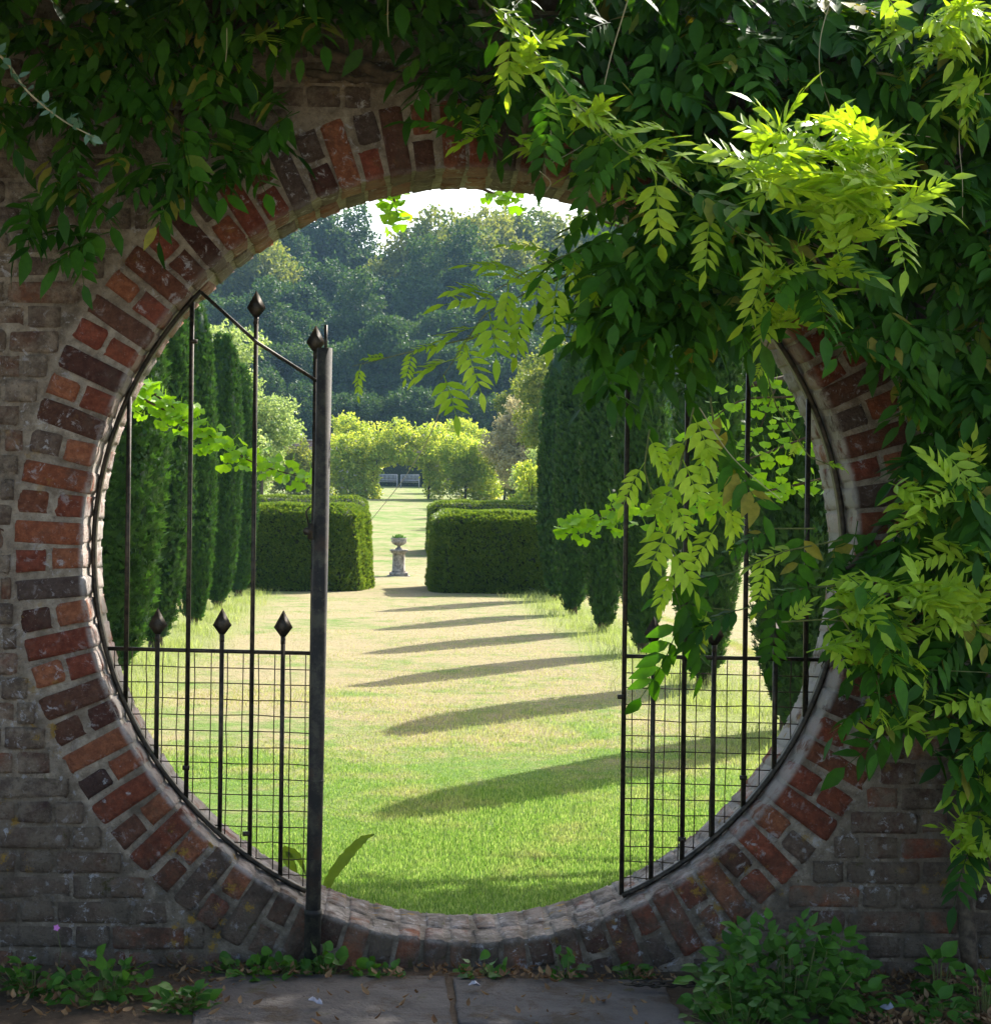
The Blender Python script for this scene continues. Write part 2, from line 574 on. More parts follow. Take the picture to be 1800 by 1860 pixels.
def bcol(kind):
    pal = {'red': [(.34, .10, .052), (.37, .125, .06), (.30, .085, .048), (.41, .155, .075)],
           'dark': [(.12, .05, .035), (.14, .06, .042), (.10, .055, .045)],
           'grey': [(.17, .115, .085), (.14, .10, .08), (.21, .15, .11)],
           'brown': [(.21, .08, .045), (.25, .095, .05), (.17, .08, .05)]}[kind]
    c = np.array(random.choice(pal)) * random.uniform(.85, 1.15)
    return (*c, 1)


NV = 94
BT = .0715
vs_long = [brick_mesh(.216, .17, BT * f, 10 + i, 'arch_brick') for i, f in enumerate((.98, 1.0, 1.03, .95))]
vs_head = [brick_mesh(.099, .17, BT * f, 30 + i, 'arch_brick') for i, f in enumerate((.98, 1.02, 1.0, .95))]
vs_back = [brick_mesh(.213, .195, BT * f, 50 + i, 'arch_brick') for i, f in enumerate((1.0, 1.02, .97))]


def ring_brick(me, ang, r, y, kind, jit=1.0):
    o = ob('arch_brick', me, wall)
    a = ang + random.gauss(0, .0018) * jit
    # local x radial, local z tangential, local y depth
    X = Vector((math.cos(a), 0, math.sin(a))); Z = Vector((-math.sin(a), 0, math.cos(a))); Yv = Vector((0, 1, 0))
    Mx = Matrix((X, Yv, Z)).transposed().to_4x4()
    Mx = Mx @ Matrix.Rotation(random.gauss(0, .008), 4, 'Y')
    o.matrix_local = Matrix.Translation((r * math.cos(a), y, HZ + r * math.sin(a))) @ Mx
    o.color = bcol(kind)
    return o


for i in range(NV):
    a = 2 * math.pi * (i + .35) / NV
    ybase = random.uniform(-.003, .003)
    rk = random.random()
    kind = 'red' if rk < .58 else 'brown' if rk < .82 else 'dark' if rk < .90 else 'grey'
    if i % 2 == 0:
        ring_brick(random.choice(vs_long), a, HR + .1065 + random.uniform(-.002, .003), ybase, kind)
    else:
        for rr in (HR + .0495, HR + .163):
            rk = random.random()
            kind = 'red' if rk < .54 else 'brown' if rk < .76 else 'dark' if rk < .86 else 'grey'
            ring_brick(random.choice(vs_head), a, rr + random.uniform(-.002, .004), ybase + random.uniform(-.002, .002), kind)
    ring_brick(random.choice(vs_back), a + random.uniform(-.006, .006), HR + .1065, .186, random.choice(['red', 'red', 'brown', 'grey']))

# field of the wall
CH, BL = .0765, .232
f_str = [brick_mesh(BL - .009, .1, CH - .009, 70 + i, 'brick', .9) for i in range(6)]
f_hed = [brick_mesh(BL / 2 - .009, .1, CH - .009, 90 + i, 'brick', .9) for i in range(4)]
fol_cut = lambda x, z: (z > 2.1) or (x > 1.05 and z > 1.0)
far_mb, nfield = MB(), 0
k = 0
z = -.03
RO = HR + .226
while z < WZ1 - .05:
    zc = z + CH / 2
    dzm = max(abs(zc - HZ) - CH / 2 + .011, 0)
    hw = math.sqrt(RO * RO - dzm * dzm) if dzm < RO else -1
    flem = 0
    x = -3.6 + (0 if k % 2 else .17) + random.uniform(-.012, .012)
    while x < 4.6:
        Lb = BL if flem % 2 == 0 else BL / 2
        flem += 1
        xa, xb = x + .0045, x + Lb - .0045
        x += Lb
        if hw > 0:                       # cut against the ring
            if (xa + xb) / 2 < HX: xb = min(xb, HX - hw)
            else: xa = max(xa, HX + hw)
        if xb - xa < .028: continue
        xc, ln = (xa + xb) / 2, xb - xa
        big = ln > .15
        me = random.choice(f_str if big else f_hed)
        sx = ln / ((BL if big else BL / 2) - .009)
        y = random.uniform(-.004, .004)
        inview = -1.30 < xc < 1.9 and not fol_cut(xc, zc)
        rk = random.random()
        kind = 'grey' if rk < .50 else 'brown' if rk < .75 else 'dark' if rk < .9 else 'red'
        if inview:
            o = ob('brick', me, wall)
            o.location = (xc - HX, y, zc)
            o.scale.x = sx
            o.rotation_euler = (0, random.gauss(0, .006), random.gauss(0, .004))
            o.color = bcol(kind)
            nfield += 1
        else:
            v = np.array([p.co for p in me.vertices]) * [sx, 1, 1]; q = np.array([list(p.vertices) for p in me.polygons])
            far_mb.add(v + np.array([xc - HX, y, zc]), q)
    z += CH
    k += 1
print('field bricks', nfield)
fo = far_mb.build('brickwork', MBRICK, wall, True)
fo.color = (.13, .085, .065, 1)
fo['kind'] = 'stuff'

# ------------------------------------------------------------------ gate panels
GY = .14
GS = FPX / (DW + GY)


def arc_pts(a0, a1, r, n=40, y=GY):
    a = np.linspace(a0, a1, n)
    return np.stack([HX + r * np.cos(a), np.full(n, y), HZ + r * np.sin(a)], -1)


def arc_bar(a0, a1, r0, r1, y0, y1, n=60):
    a = np.linspace(a0, a1, n)
    V = []
    for r, y in ((r0, y0), (r1, y0), (r1, y1), (r0, y1)):
        V.append(np.stack([HX + r * np.cos(a), np.full(n, y), HZ + r * np.sin(a)], -1))
    V = np.stack(V, 1).reshape(-1, 3)
    Q = []
    for i in range(n - 1):
        for k in range(4):
            Q.append([i * 4 + k, i * 4 + (k + 1) % 4, (i + 1) * 4 + (k + 1) % 4, (i + 1) * 4 + k])
    Q += [[0, 3, 2, 1], [(n - 1) * 4 + k for k in range(4)]]
    return V, Q


def bar_mb(p0, p1, w):
    mb = MB()
    p0, p1 = np.asarray(p0), np.asarray(p1)
    d = p1 - p0
    L = np.linalg.norm(d)
    R = frames(d[None], np.array([[0., -1, 0.02]]))[0]
    mb.box((p0 + p1) / 2, (L, w, w), R)
    return mb


def spear(tip, h, w, dirv, parent, base):
    """four-sided diamond spearhead with a short socket"""
    d = dirv / np.linalg.norm(dirv)
    sx = np.array([1., 0, 0]); sy = np.array([0, 1., 0])
    c = tip - d * h * .58
    b = tip - d * h
    mb = MB()
    V = [tip, b] + [c + sx * w / 2, c + sy * w * .12, c - sx * w / 2, c - sy * w * .12]
    mb.add(np.array(V) - base, None, [[0, 2, 3], [0, 3, 4], [0, 4, 5], [0, 5, 2], [1, 3, 2], [1, 4, 3], [1, 5, 4], [1, 2, 5]])
    mb.tube(np.array([b + d * h * .12, b - d * .012]) - base, .0085, 8)
    return mb.build('spearhead', MIRON, parent)


def arc_z(x, up):
    r = HR - .012
    d = r * r - (x - HX) ** 2
    return HZ + (1 if up else -1) * math.sqrt(max(d, 0))


def gate(label, a0, a1, railpx, bars, stile):
    base = np.array([HX, GY, 0])
    g = empty('iron_gate', base, label, 'gate', 'iron gate panels in the round opening')
    V, Q = arc_bar(a0, a1, HR - .016, HR - .004, GY - .022, GY + .022)
    mk('curved_frame', V - base, Q, None, MIRON, g)
    rz = W(*railpx[0], GY), W(*railpx[1], GY)
    bar_mb(rz[0] - base, rz[1] - base, .012).build('rail', MIRON, g)
    railz = lambda x: rz[0][2] + (rz[1][2] - rz[0][2]) * (x - rz[0][0]) / (rz[1][0] - rz[0][0])
    for (px, toppy, kind) in bars:
        t = W(px, toppy, GY)
        zb = arc_z(t[0], False)
        ztop = t[2] if kind != 'arc' else arc_z(t[0], True)
        tip = np.array([t[0], GY, ztop])
        if kind == 'spear':
            h, w = .095, .060
            spear(tip, h, w, np.array([0, 0, 1.]), g, base)
            tip = tip - np.array([0, 0, h])
        b = ob('bar', bar_mb(np.array([t[0], GY, zb]) - base, tip - base, .0135 if kind != 'stile' else .014).build('bar', MIRON, None, link=False), g)
        # small iron cleat where a bar meets the frame
    # wires
    x0, x1 = sorted((rz[0][0], rz[1][0]))
    xs = np.arange(x0 + .03, x1 - .004, .0503)
    for i, x in enumerate(xs):
        xx = x + random.uniform(-.003, .003)
        zb = arc_z(xx, False)
        zt = railz(xx)
        if zt - zb < .03: continue
        mb = MB()
        zz = np.linspace(zb, zt, 6)
        mb.tube(np.stack([xx + rng.normal(0, .0016, 6), np.full(6, GY + .011), zz], -1) - base, .0018, 5)
        mb.build('wire', MWIRE, g)
    zmin = min(arc_z(x0, False), arc_z(x1, False))
    zs = np.arange(railz((x0 + x1) / 2) - .05, zmin, -.0500)
    for zc in zs:
        half = math.sqrt(max((HR - .012) ** 2 - (zc - HZ) ** 2, 0))
        xa, xb = max(x0, HX - half), min(x1, HX + half)
        if xb - xa < .03: continue
        mb = MB()
        xx = np.linspace(xa, xb, 7)
        mb.tube(np.stack([xx, np.full(7, GY + .0145), zc + rng.normal(0, .0016, 7) - .012 * (xx - x0)], -1) - base, .0018, 5)
        mb.build('wire', MWIRE, g)
    return g, base


def ang(px, py):
    p = W(px, py, GY)
    return math.atan2(p[2] - HZ, p[0] - HX) % (2 * math.pi)


gl, gb = gate('black iron gate panel with wire mesh on the left, tied to the pipe post',
              ang(365, 528), ang(556, 1618), ((192, 1178), (572, 1187)),
              [(234, 800, 'arc'), (287, 1104, 'spear'), (349, 560, 'arc'), (404, 1104, 'spear'), (466, 527, 'spear'), (515, 1108, 'spear'),
               (574, 590, 'spear')], 574)
mb = MB()
pts = np.array([W(365, 530, GY - .012), W(467, 622, GY - .012), W(576, 692, GY - .012)]) - gb
mb.tube(pts, .0058, 8)
mb.build('stay', MIRON, gl)
gr, gb2 = gate('black iron gate panel with wire mesh on the right, half hidden by wisteria',
               ang(1129, 1626) - 2 * math.pi, ang(1140, 380), ((1133, 1192), (1508, 1199)),
               [(1134, 1192, 'arc'), (1188, 1119, 'spear'), (1243, 1195, 'arc'), (1298, 1124, 'spear'), (1353, 1196, 'arc'),
                (1409, 1130, 'spear'), (1463, 1197, 'arc')], 1133)
for g, px, py in ((gl, 338, 1395), (gl, 447, 1515), (gr, 1128, 1266), (gr, 1350, 1413), (gr, 1239, 1525), (gl, 352, 620)):
    p = W(px, py, GY - .01) - np.array([HX, GY, 0])
    mb = MB(); mb.box(p, (.022, .014, .013)); mb.build('cleat', MIRON, g)

# pipe post
pt, pb = W(590, 632, -.035), W(567, 1745, -.035)
post = empty('pipe_post', pb, 'leaning weathered metal pipe post beside the open gateway', 'post')
mb = MB()
mb.tube([(0, 0, 0), (pt - pb) * .36, (pt - pb)], .0235, 20)
mb.build('pipe', MPIPE, post, True)
mb = MB()
mb.tube([(pt - pb) * q for q in (-.02, .075, .0751, .083)], [.0255, .0255, .0275, .0275], 20)
mb.build('collar', MPIPE, post, True)
mb = MB()
mb.tube([(pt - pb) * .292, (pt - pb) * .2955], .0248, 20)
mb.build('collar', MPIPE, post, True)
p = W(571, 965, -.05) - pb
mb = MB()
mb.box(p + np.array([-.012, .0, 0]), (.016, .02, .05)); mb.tube([p + np.array([-.018, 0, .02]), p + np.array([-.026, -.004, .06]), p + np.array([-.014, -.004, .075])], .003, 6)
mb.tube([p + np.array([-.022, -.02, 0]), p + np.array([-.022, .02, 0])], .012, 10)
mb.build('latch', MIRON, post)
mb = MB()
p = W(592, 590, -.02) - pb
mb.tube([p, p + np.array([0, 0, -.12])], .0055, 8)
mb.build('rod', MIRON, post)

# ------------------------------------------------------------------ paving in front
def flag_mat():
    m = M('grey_flagstone')
    c = m.mix(m.noise(7, 7, .7), (.06, .053, .049), (.20, .18, .165))
    c = m.mix(m.ramp(m.noise(4.5, 6, .75, dist=.5), .50, .62, 0, .85), c, m.mix(m.noise(40, 4), (.045, .034, .024), (.13, .095, .06)))
    c = m.mix(m.ramp(m.noise(90, 4, .8), .62, .72, 0, .5), c, (.26, .24, .20))
    c = m.mix(m.ramp(m.noise(6, 6, .7, dist=.4, vec=m.n('VectorMath', operation='ADD', i_0=m.pos(), i_1=(4.3, 2.2, 1.1)).outputs[0]), .60, .68, 0, .7), c, (.09, .085, .03))
    m.col(c); m.rough(.9); m.p.inputs['Specular IOR Level'].default_value = .2
    m.bump(m.math('ADD', m.noise(60, 6, .75), m.math('MULTIPLY', m.noise(11, 6, .7), 2.5)), 1.0, .02)
    return m.m


MFLAG = flag_mat()
paving = mk('path', [[-.75, -3.2, .002], [1.2, -3.2, .002], [1.2, -.10, .002], [-.75, -.10, .002]], [[0, 1, 2, 3]], None, MSOIL)
tag(paving, kind='structure')


def flag(x0, x1, y0, y1, z=.012, seed=0):
    r = np.random.default_rng(seed)
    n = 9
    t = np.linspace(0, 1, n)
    P = np.concatenate([np.stack([x0 + (x1 - x0) * t[:-1], np.full(n - 1, y0)], -1), np.stack([np.full(n - 1, x1), y0 + (y1 - y0) * t[:-1]], -1),
                        np.stack([x1 + (x0 - x1) * t[:-1], np.full(n - 1, y1)], -1), np.stack([np.full(n - 1, x0), y1 + (y0 - y1) * t[:-1]], -1)])
    P += r.normal(0, .0035, P.shape)
    c = P.mean(0)
    k = len(P)
    tilt = r.normal(0, .006, 2)
    zt = lambda p, b: z + b + (p - c) @ tilt
    ins = c + (P - c) * .975
    V = [np.c_[P, np.full(k, -.05)], np.c_[P, zt(P, -.004)], np.c_[ins, zt(ins, 0)], np.c_[c + (P - c) * .5, zt(c + (P - c) * .5, .001)], [[*c, z + .001]]]
    V = np.vstack(V)
    Q = [[a * k + j, a * k + (j + 1) % k, (a + 1) * k + (j + 1) % k, (a + 1) * k + j] for a in range(3) for j in range(k)]
    T = [[3 * k + j, 3 * k + (j + 1) % k, 4 * k] for j in range(k)]
    return mk('flagstone', V, Q, T, MFLAG, paving)


for k, (a, b, c, d) in enumerate([(-.50, .215, -.70, -.12), (.235, .86, -.62, -.13), (-.62, .10, -1.35, -.72), (.12, .9, -1.3, -.65),
                                  (-.6, .3, -2.1, -1.37), (.32, 1.0, -2.0, -1.32)]):
    flag(a, b, c, d, seed=k)
# ------------------------------------------------------------------ foliage templates
def leaflet(L, Wd, droop=.12, fold=.12, n=4):
    """pointed leaf along +x with a folded midrib and a drooping tip; verts and quads"""
    t = np.array([0, .22, .5, .78, 1.0])[:n + 1]
    w = np.array([.06, .86, 1.0, .52, .0])[:n + 1] * Wd / 2
    zc = -droop * L * t ** 2
    mid = np.stack([t * L, np.zeros(n + 1), zc - fold * w], -1)
    lf = np.stack([t * L * .98, w, zc + fold * w * .6], -1)
    rt = np.stack([t * L * .98, -w, zc + fold * w * .6], -1)
    V = np.vstack([lf, mid, rt]); m = n + 1
    Q = [[m + i, m + i + 1, i + 1, i] for i in range(n)] + [[2 * m + i, 2 * m + i + 1, m + i + 1, m + i] for i in range(n)]
    return V, np.array(Q)


def compound(L, pairs, ll, lw, sag, seed, spread=1.0, hang=.5):
    """pinnate leaf: rachis along +x bending down (-z), pairs of leaflets and one at the tip"""
    r = np.random.default_rng(seed)
    Vs, Qs, Ti, n = [], [], [], 0
    tt = np.linspace(0, 1, 7)
    R0 = np.stack([L * tt, r.normal(0, .004) * np.sin(tt * 3), -sag * L * tt ** 2], -1)
    mb = MB(); mb.tube(R0, np.linspace(.0022, .001, 7), 3, False)
    v, q = np.vstack(mb.V), np.vstack(mb.Q)
    Vs.append(v); Qs.append(q + n); n += len(v); Ti.append(np.full(len(v), .35))

    def put(base, d, up, s):
        nonlocal n
        v, q = leaflet(ll * s, lw * s * r.uniform(.9, 1.1), r.uniform(.05, .35), r.uniform(.05, .3))
        F = frames(d[None], up[None])[0]
        v = v @ F.T + base
        Vs.append(v); Qs.append(q + n); n += len(v)
        Ti.append(np.full(len(v), np.clip(r.normal(.5, .22), 0, 1)))
    for k in range(pairs):
        t = .22 + .74 * k / pairs + r.normal(0, .01)
        b = np.array([L * t, 0, -sag * L * t * t])
        s = (.72 + .5 * math.sin(math.pi * (.2 + .75 * t))) * .85
        for sd in (-1, 1):
            d = np.array([.55 + .25 * t, sd * (1.0 * spread), -hang + r.normal(0, .18)])
            up = np.array([.25 + r.normal(0, .15), sd * .35 + r.normal(0, .15), 1.0])
            put(b, d, up, s * r.uniform(.88, 1.1))
    put(R0[-1], np.array([1, r.normal(0, .1), -2 * sag - .1]), np.array([0, 0, 1.]), 1.05)
    return np.vstack(Vs), np.vstack(Qs), np.concatenate(Ti)


MATURE = [compound(.225 * f, p, .088 * f2, .034 * f2, s, i, sp, h * .7) for i, (f, p, f2, s, sp, h) in enumerate([
    (1.0, 5, 1.0, .35, 1.0, .5), (1.1, 6, .95, .45, .9, .7), (.9, 5, 1.08, .25, 1.1, .4), (1.05, 5, 1.05, .55, .8, .8),
    (.95, 4, 1.1, .4, 1.0, .6), (1.15, 6, .9, .3, 1.0, .5), (.85, 4, 1.0, .5, .9, .9), (1.0, 5, .95, .6, .8, .7)])]
YOUNG = [compound(.165 * f, p, .060 * f2, .021 * f2, s, 40 + i, sp, h) for i, (f, p, f2, s, sp, h) in enumerate([
    (1.0, 5, 1.0, .2, .8, .05), (1.1, 6, .95, .3, .7, .15), (.8, 4, 1.05, .1, .9, -.1), (.7, 5, .9, .3, .5, -.2), (1.0, 5, 1.1, .45, .8, .3)])]


def leaf_me(kind, i, mat):
    V, Q, t = kind[i]
    return mk('leaf', V, Q, None, mat, tint=t, link=False)


M_ME = [leaf_me(MATURE, i, MWIST) for i in range(len(MATURE))]
Y_ME = [leaf_me(YOUNG, i, MWISTY) for i in range(len(YOUNG))]


# ------------------------------------------------------------------ wisteria
POLY = np.array([(-80, 260), (40, 290), (90, 350), (150, 390), (195, 290), (260, 230), (330, 290), (400, 310), (450, 260), (480, 180), (570, 140), (610, 30),
                 (790, 10), (815, 130), (870, 160), (930, 205), (1000, 225), (1080, 260), (1165, 370), (1085, 415), (1030, 480), (1055, 560), (1050, 620),
                 (1080, 660), (1090, 725), (1125, 710), (1150, 755), (1210, 735), (1250, 695), (1300, 610), (1400, 545), (1470, 590), (1560, 570), (1680, 650),
                 (1720, 770), (1660, 830), (1670, 930), (1580, 950), (1520, 1030), (1580, 1060), (1540, 1110), (1520, 1180), (1580, 1220), (1590, 1260), (1650, 1300),
                 (1690, 1260), (1775, 1300), (1760, 1430), (1810, 1510), (1960, 1540), (1960, -120), (-80, -120)], dtype=float)


def inside(P, poly):
    x, y = P[:, 0], P[:, 1]
    c = np.zeros(len(P), bool)
    j = len(poly) - 1
    for i in range(len(poly)):
        xi, yi = poly[i]; xj, yj = poly[j]
        t = ((yi > y) != (yj > y)) & (x < (xj - xi) * (y - yi) / (yj - yi + 1e-12) + xi)
        c ^= t
        j = i
    return c


leaves = []          # (pos, dir, up, scale, young)


def add_leaf(px, py, Y, young, d=None, s=1.0, up=None):
    c = W(px, py, Y)
    if d is None:
        if young:
            d = np.array([rng.normal(0, .8), rng.normal(-.4, .4), rng.normal(.55 if Y < -.75 else .1, .45)])
        else:
            d = np.array([rng.normal(0, .8), rng.normal(-.6, .25), rng.normal(-.25, .3)])
    d = d / np.linalg.norm(d)
    if up is None:
        up = np.array([rng.normal(0, .4), -.5 + rng.normal(0, .4), .85])
    leaves.append((c - d * (.10 if not young else .07) * s, d, up, s, young))


# the mass on the wall: centres sampled inside its outline, several layers deep
pts = np.stack([rng.uniform(-80, 1960, 1500), rng.uniform(-120, 1560, 1500)], -1)
pts = pts[inside(pts, POLY)]
for q in pts:
    lobe = 940 < q[0] < 1440 and 380 < q[1] < 850
    dep = rng.beta(1.1, 2.4)
    if lobe: Y = -.05 - .45 * dep
    elif q[0] > 1100: Y = -.06 - .38 * dep
    else: Y = -.05 - .24 * dep
    if q[0] < 1000 and rng.random() < .85: continue
    if 1370 < q[0] < 1660 and 560 < q[1] < 960: continue
    add_leaf(q[0], q[1], Y, False, s=rng.uniform(.8, 1.15))
# the leaf overhang further down is out of view, added to shade the wall
# sprays: several leaves fanning from one node, with dark gaps between the sprays
nod = np.stack([rng.uniform(-80, 1960, 430), rng.uniform(-100, 1500, 430)], -1)
nod = nod[inside(nod + [0, 40], POLY)]
for q in nod:
    if q[0] < 1000 and rng.random() < .25: continue
    if q[0] > 1000 and rng.random() < .12: continue
    if 1350 < q[0] < 1660 and 520 < q[1] < 960: continue
    if q[0] < 1700 and q[1] > 1150: continue
    if q[0] > 1400 and q[1] > 900 and rng.random() < .45: continue
    if 1150 < q[0] < 1350 and 640 < q[1] < 960: continue
    Y = rng.uniform(-.42, -.16) if q[0] > 940 else rng.uniform(-.30, -.12)
    if 940 < q[0] < 1440 and 380 < q[1] < 850: Y -= .12
    b0 = W(q[0], q[1], Y)
    m_ = rng.integers(4, 8)
    for k in range(m_):
        a = (k + .5) / m_ * 2.6 - 1.3 + rng.normal(0, .15)
        d = np.array([math.sin(a) * .9, -.55 + rng.normal(0, .2), -.05 - .3 * math.cos(a) + rng.normal(0, .2)]); d /= np.linalg.norm(d)
        leaves.append((b0 + rng.normal(0, .025, 3), d, np.array([math.sin(a) * .3, -.4 + rng.normal(0, .3), .9]), rng.uniform(.6, 1.15), False))
for k in range(2800):  # added overhang of leaves above the view, darkens the wall top
    x = rng.uniform(-3.2, .55)
    y = -(1.55 if x < -.3 else 1.1) * rng.beta(1.1, 1.2)
    zc = 3.18 + .42 * math.sin(max(0.0, min(1.0, (y + 1.5) / 1.5)) * 1.6) * rng.random() + rng.normal(0, .05) + .05 * math.sin(x * 5)
    zc = max(zc, 3.02 + .08 * (-y))
    d = np.array([rng.normal(0, .5), rng.normal(-.5, .3), rng.normal(-.35, .3)]); d /= np.linalg.norm(d)
    leaves.append((np.array([x, y, zc]), d, np.array([rng.normal(0, .2), -.4, 1.0]), rng.uniform(.9, 1.2), False))
# clumps that hang or stand out of it: centre, radii, count, young share, depth range
for (cx, cy, rx, ry, n, yg, y0, y1) in [
    (130, 380, 70, 70, 9, 0, -.3, -.15), (330, 270, 120, 90, 16, 0, -.34, -.15), (450, 240, 50, 90, 8, .1, -.3, -.15), (460, 60, 60, 50, 7, .5, -.36, -.2),
    (240, 60, 200, 60, 14, .05, -.3, -.15), (690, 20, 60, 30, 4, 0, -.3, -.2), (865, 190, 50, 70, 10, .2, -.3, -.15),
    (1490, 290, 150, 75, 54, 1, -1.2, -.85), (1570, 370, 90, 80, 30, 1, -1.2, -.85), (1440, 470, 110, 60, 12, .8, -.9, -.7), (1440, 560, 80, 40, 8, .9, -.85, -.7),
    (1740, 60, 70, 60, 22, 1, -.75, -.45), (1770, 180, 50, 60, 8, 1, -.7, -.45), (1640, 40, 50, 40, 6, .6, -.6, -.4),
    (985, 110, 45, 45, 6, 1, -.8, -.7), (1050, 190, 45, 40, 6, .9, -.82, -.7), (1150, 240, 45, 40, 5, .9, -.85, -.7), (1010, 240, 60, 50, 7, .6, -.5, -.4),
    (1100, 270, 60, 40, 6, .5, -.5, -.4), (1250, 330, 90, 90, 12, .2, -.6, -.4), (1350, 180, 200, 120, 16, .0, -.5, -.38), (1560, 170, 120, 60, 12, .15, -.5, -.4),
    (1140, 590, 70, 90, 13, 0, -.55, -.35), (1210, 510, 110, 90, 14, .1, -.6, -.4), (1320, 470, 90, 90, 10, .1, -.62, -.45),
    (1690, 900, 55, 60, 12, .9, -.55, -.4), (1750, 850, 40, 40, 6, .9, -.5, -.4), (1740, 980, 40, 40, 7, .8, -.5, -.4),
    (1620, 1085, 110, 40, 18, .9, -.6, -.42), (1550, 1165, 60, 40, 9, .95, -.58, -.42), (1730, 1110, 60, 50, 12, .8, -.6, -.42), (1650, 1180, 90, 30, 8, .6, -.5, -.4),
    (1600, 1300, 60, 45, 8, .25, -.45, -.3), (1740, 1290, 50, 30, 5, .9, -.45, -.3), (1775, 1400, 30, 60, 7, .9, -.42, -.3), (1760, 1510, 40, 50, 9, .9, -.42, -.3),
    (1720, 700, 80, 60, 14, 0, -.4, -.25), (1640, 600, 90, 50, 10, 0, -.45, -.3),
]:
    for k in range(n):
        a, q = rng.uniform(0, 2 * np.pi), math.sqrt(rng.random())
        yo = rng.random() < yg
        add_leaf(cx + rx * q * math.cos(a), cy + ry * q * math.sin(a), rng.uniform(y0, y1), yo, s=rng.uniform(.8, 1.15))


def shoot(pts, Y0, Y1, every, young, s=1.0, droop=.5, r=.003, leafless=0.0):
    """a stem through photo points with leaves along it"""
    P = np.array([W(px, py, Y0 + (Y1 - Y0) * i / (len(pts) - 1)) for i, (px, py) in enumerate(pts)])
    t = np.linspace(0, len(P) - 1, 12 * (len(P) - 1))
    Ps = np.stack([np.interp(t, np.arange(len(P)), P[:, k]) for k in range(3)], -1)
    Ps[1:-1] = (Ps[:-2] + Ps[1:-1] * 2 + Ps[2:]) / 4
    L = np.concatenate([[0], np.cumsum(np.linalg.norm(np.diff(Ps, axis=0), axis=1))])
    sd = 1
    for q in np.arange(L[-1] * leafless + .02, L[-1], every):
        p = np.array([np.interp(q, L, Ps[:, k]) for k in range(3)])
        i = min(np.searchsorted(L, q), len(Ps) - 2)
        tg = Ps[i + 1] - Ps[i]; tg /= np.linalg.norm(tg) + 1e-9
        side = np.cross(tg, np.array([0, 1., 0])) * sd; sd = -sd
        d = tg * .5 + side * .7 + np.array([0, rng.normal(-.3, .2), -droop])
        d /= np.linalg.norm(d)
        leaves.append((p, d, np.array([rng.normal(0, .2), -.6, .8]), s * rng.uniform(.8, 1.1), rng.random() < young))
    return Ps, np.linspace(r, r * .4, len(Ps))


stems = []
stems.append(shoot([(880, 0), (960, 80), (1040, 180), (1130, 270), (1250, 350), (1400, 470)], -.75, -.85, .09, .75))
stems.append(shoot([(1090, 470), (980, 520), (880, 570), (800, 690)], -.5, -.55, .055, 1.0, 1.05, .15))
stems.append(shoot([(1060, 450), (960, 490), (880, 540)], -.5, -.55, .055, 1.0, .95, .1))
stems.append(shoot([(950, 590), (850, 615), (740, 640), (640, 665)], -.5, -.55, .075, 1.0, .45, .5))
stems.append(shoot([(1260, 740), (1235, 850), (1215, 960), (1225, 1070), (1240, 1120)], -.4, -.3, .065, .75, 1.05, .75))
stems.append(shoot([(1180, 780), (1170, 850), (1190, 920)], -.4, -.35, .075, .85, 1.0, .7))
stems.append(shoot([(1290, 720), (1300, 800), (1330, 890), (1300, 960)], -.38, -.3, .075, .6, 1.0, .7))
stems.append(shoot([(1530, 980), (1430, 1000), (1330, 1040), (1220, 1070)], -.25, -.28, .11, .15, .78, .6))
stems.append(shoot([(1560, 1060), (1450, 1070), (1340, 1110), (1250, 1100)], -.25, -.28, .11, .1, .78, .6))
stems.append(shoot([(1480, 960), (1400, 960), (1360, 990)], -.25, -.25, .11, .15, .75, .6))
stems.append(shoot([(1420, 560), (1385, 650), (1410, 740), (1470, 830), (1520, 850)], -.6, -.3, .14, 1.0, .35, .4))
stems.append(shoot([(1420, 1130), (1500, 1125), (1640, 1140), (1800, 1135)], -.5, -.45, .3, 1.0, .6, .2))
stems.append(shoot([(1520, 1110), (1560, 1170), (1640, 1215), (1800, 1222)], -.5, -.45, .3, 1.0, .5, .2))
thin = []
for pts_, r_ in (([(1140, 0), (1110, 100), (1090, 190), (1085, 220)], .0022), ([(1508, 0), (1490, 70), (1490, 140), (1508, 205), (1480, 235)], .0016),
                 ([(1800, 170), (1755, 175), (1742, 240), (1748, 330), (1748, 395)], .0016), ([(705, -10), (704, 30), (706, 66)], .0016),
                 ([(412, 50), (412, 85), (410, 112)], .0014), ([(1000, 236), (1006, 280), (990, 300), (1040, 275), (1060, 262)], .0018),
                 ([(980, 310), (1000, 330), (990, 350)], .0018), ([(810, 690), (790, 770), (740, 860), (670, 950)], .0014),
                 ([(1270, 740), (1330, 830), (1420, 910)], .0018), ([(1620, 240), (1690, 248)], .002), ([(1480, 235), (1510, 205), (1545, 205)], .002)):
    thin.append((np.array([W(a, b, -.5) for a, b in pts_]), r_))
thick = []
for pts_, r_, y_ in (([(-200, 60), (150, 90), (420, 40), (700, 130), (900, 140), (1200, 60), (1600, 120), (2000, 60)], .022, -.05),
                     ([(560, 130), (700, 150), (850, 130)], .013, -.04), ([(1760, 1760), (1730, 1400), (1690, 1100), (1740, 800), (1640, 500), (1500, 300), (1300, 120), (1000, 80)], .026, -.06),
                     ([(1720, 900), (1600, 960), (1540, 1040)], .01, -.1), ([(1640, 520), (1450, 480), (1250, 500), (1100, 480)], .014, -.2)):
    thick.append((np.array([W(a, b, y_) for a, b in pts_]), r_))

wbase = W(1760, 1770, -.08)
wist = empty('wisteria', wbase, 'wisteria with bright yellow-green young shoots covering the brick wall and hanging into the opening', 'climber')


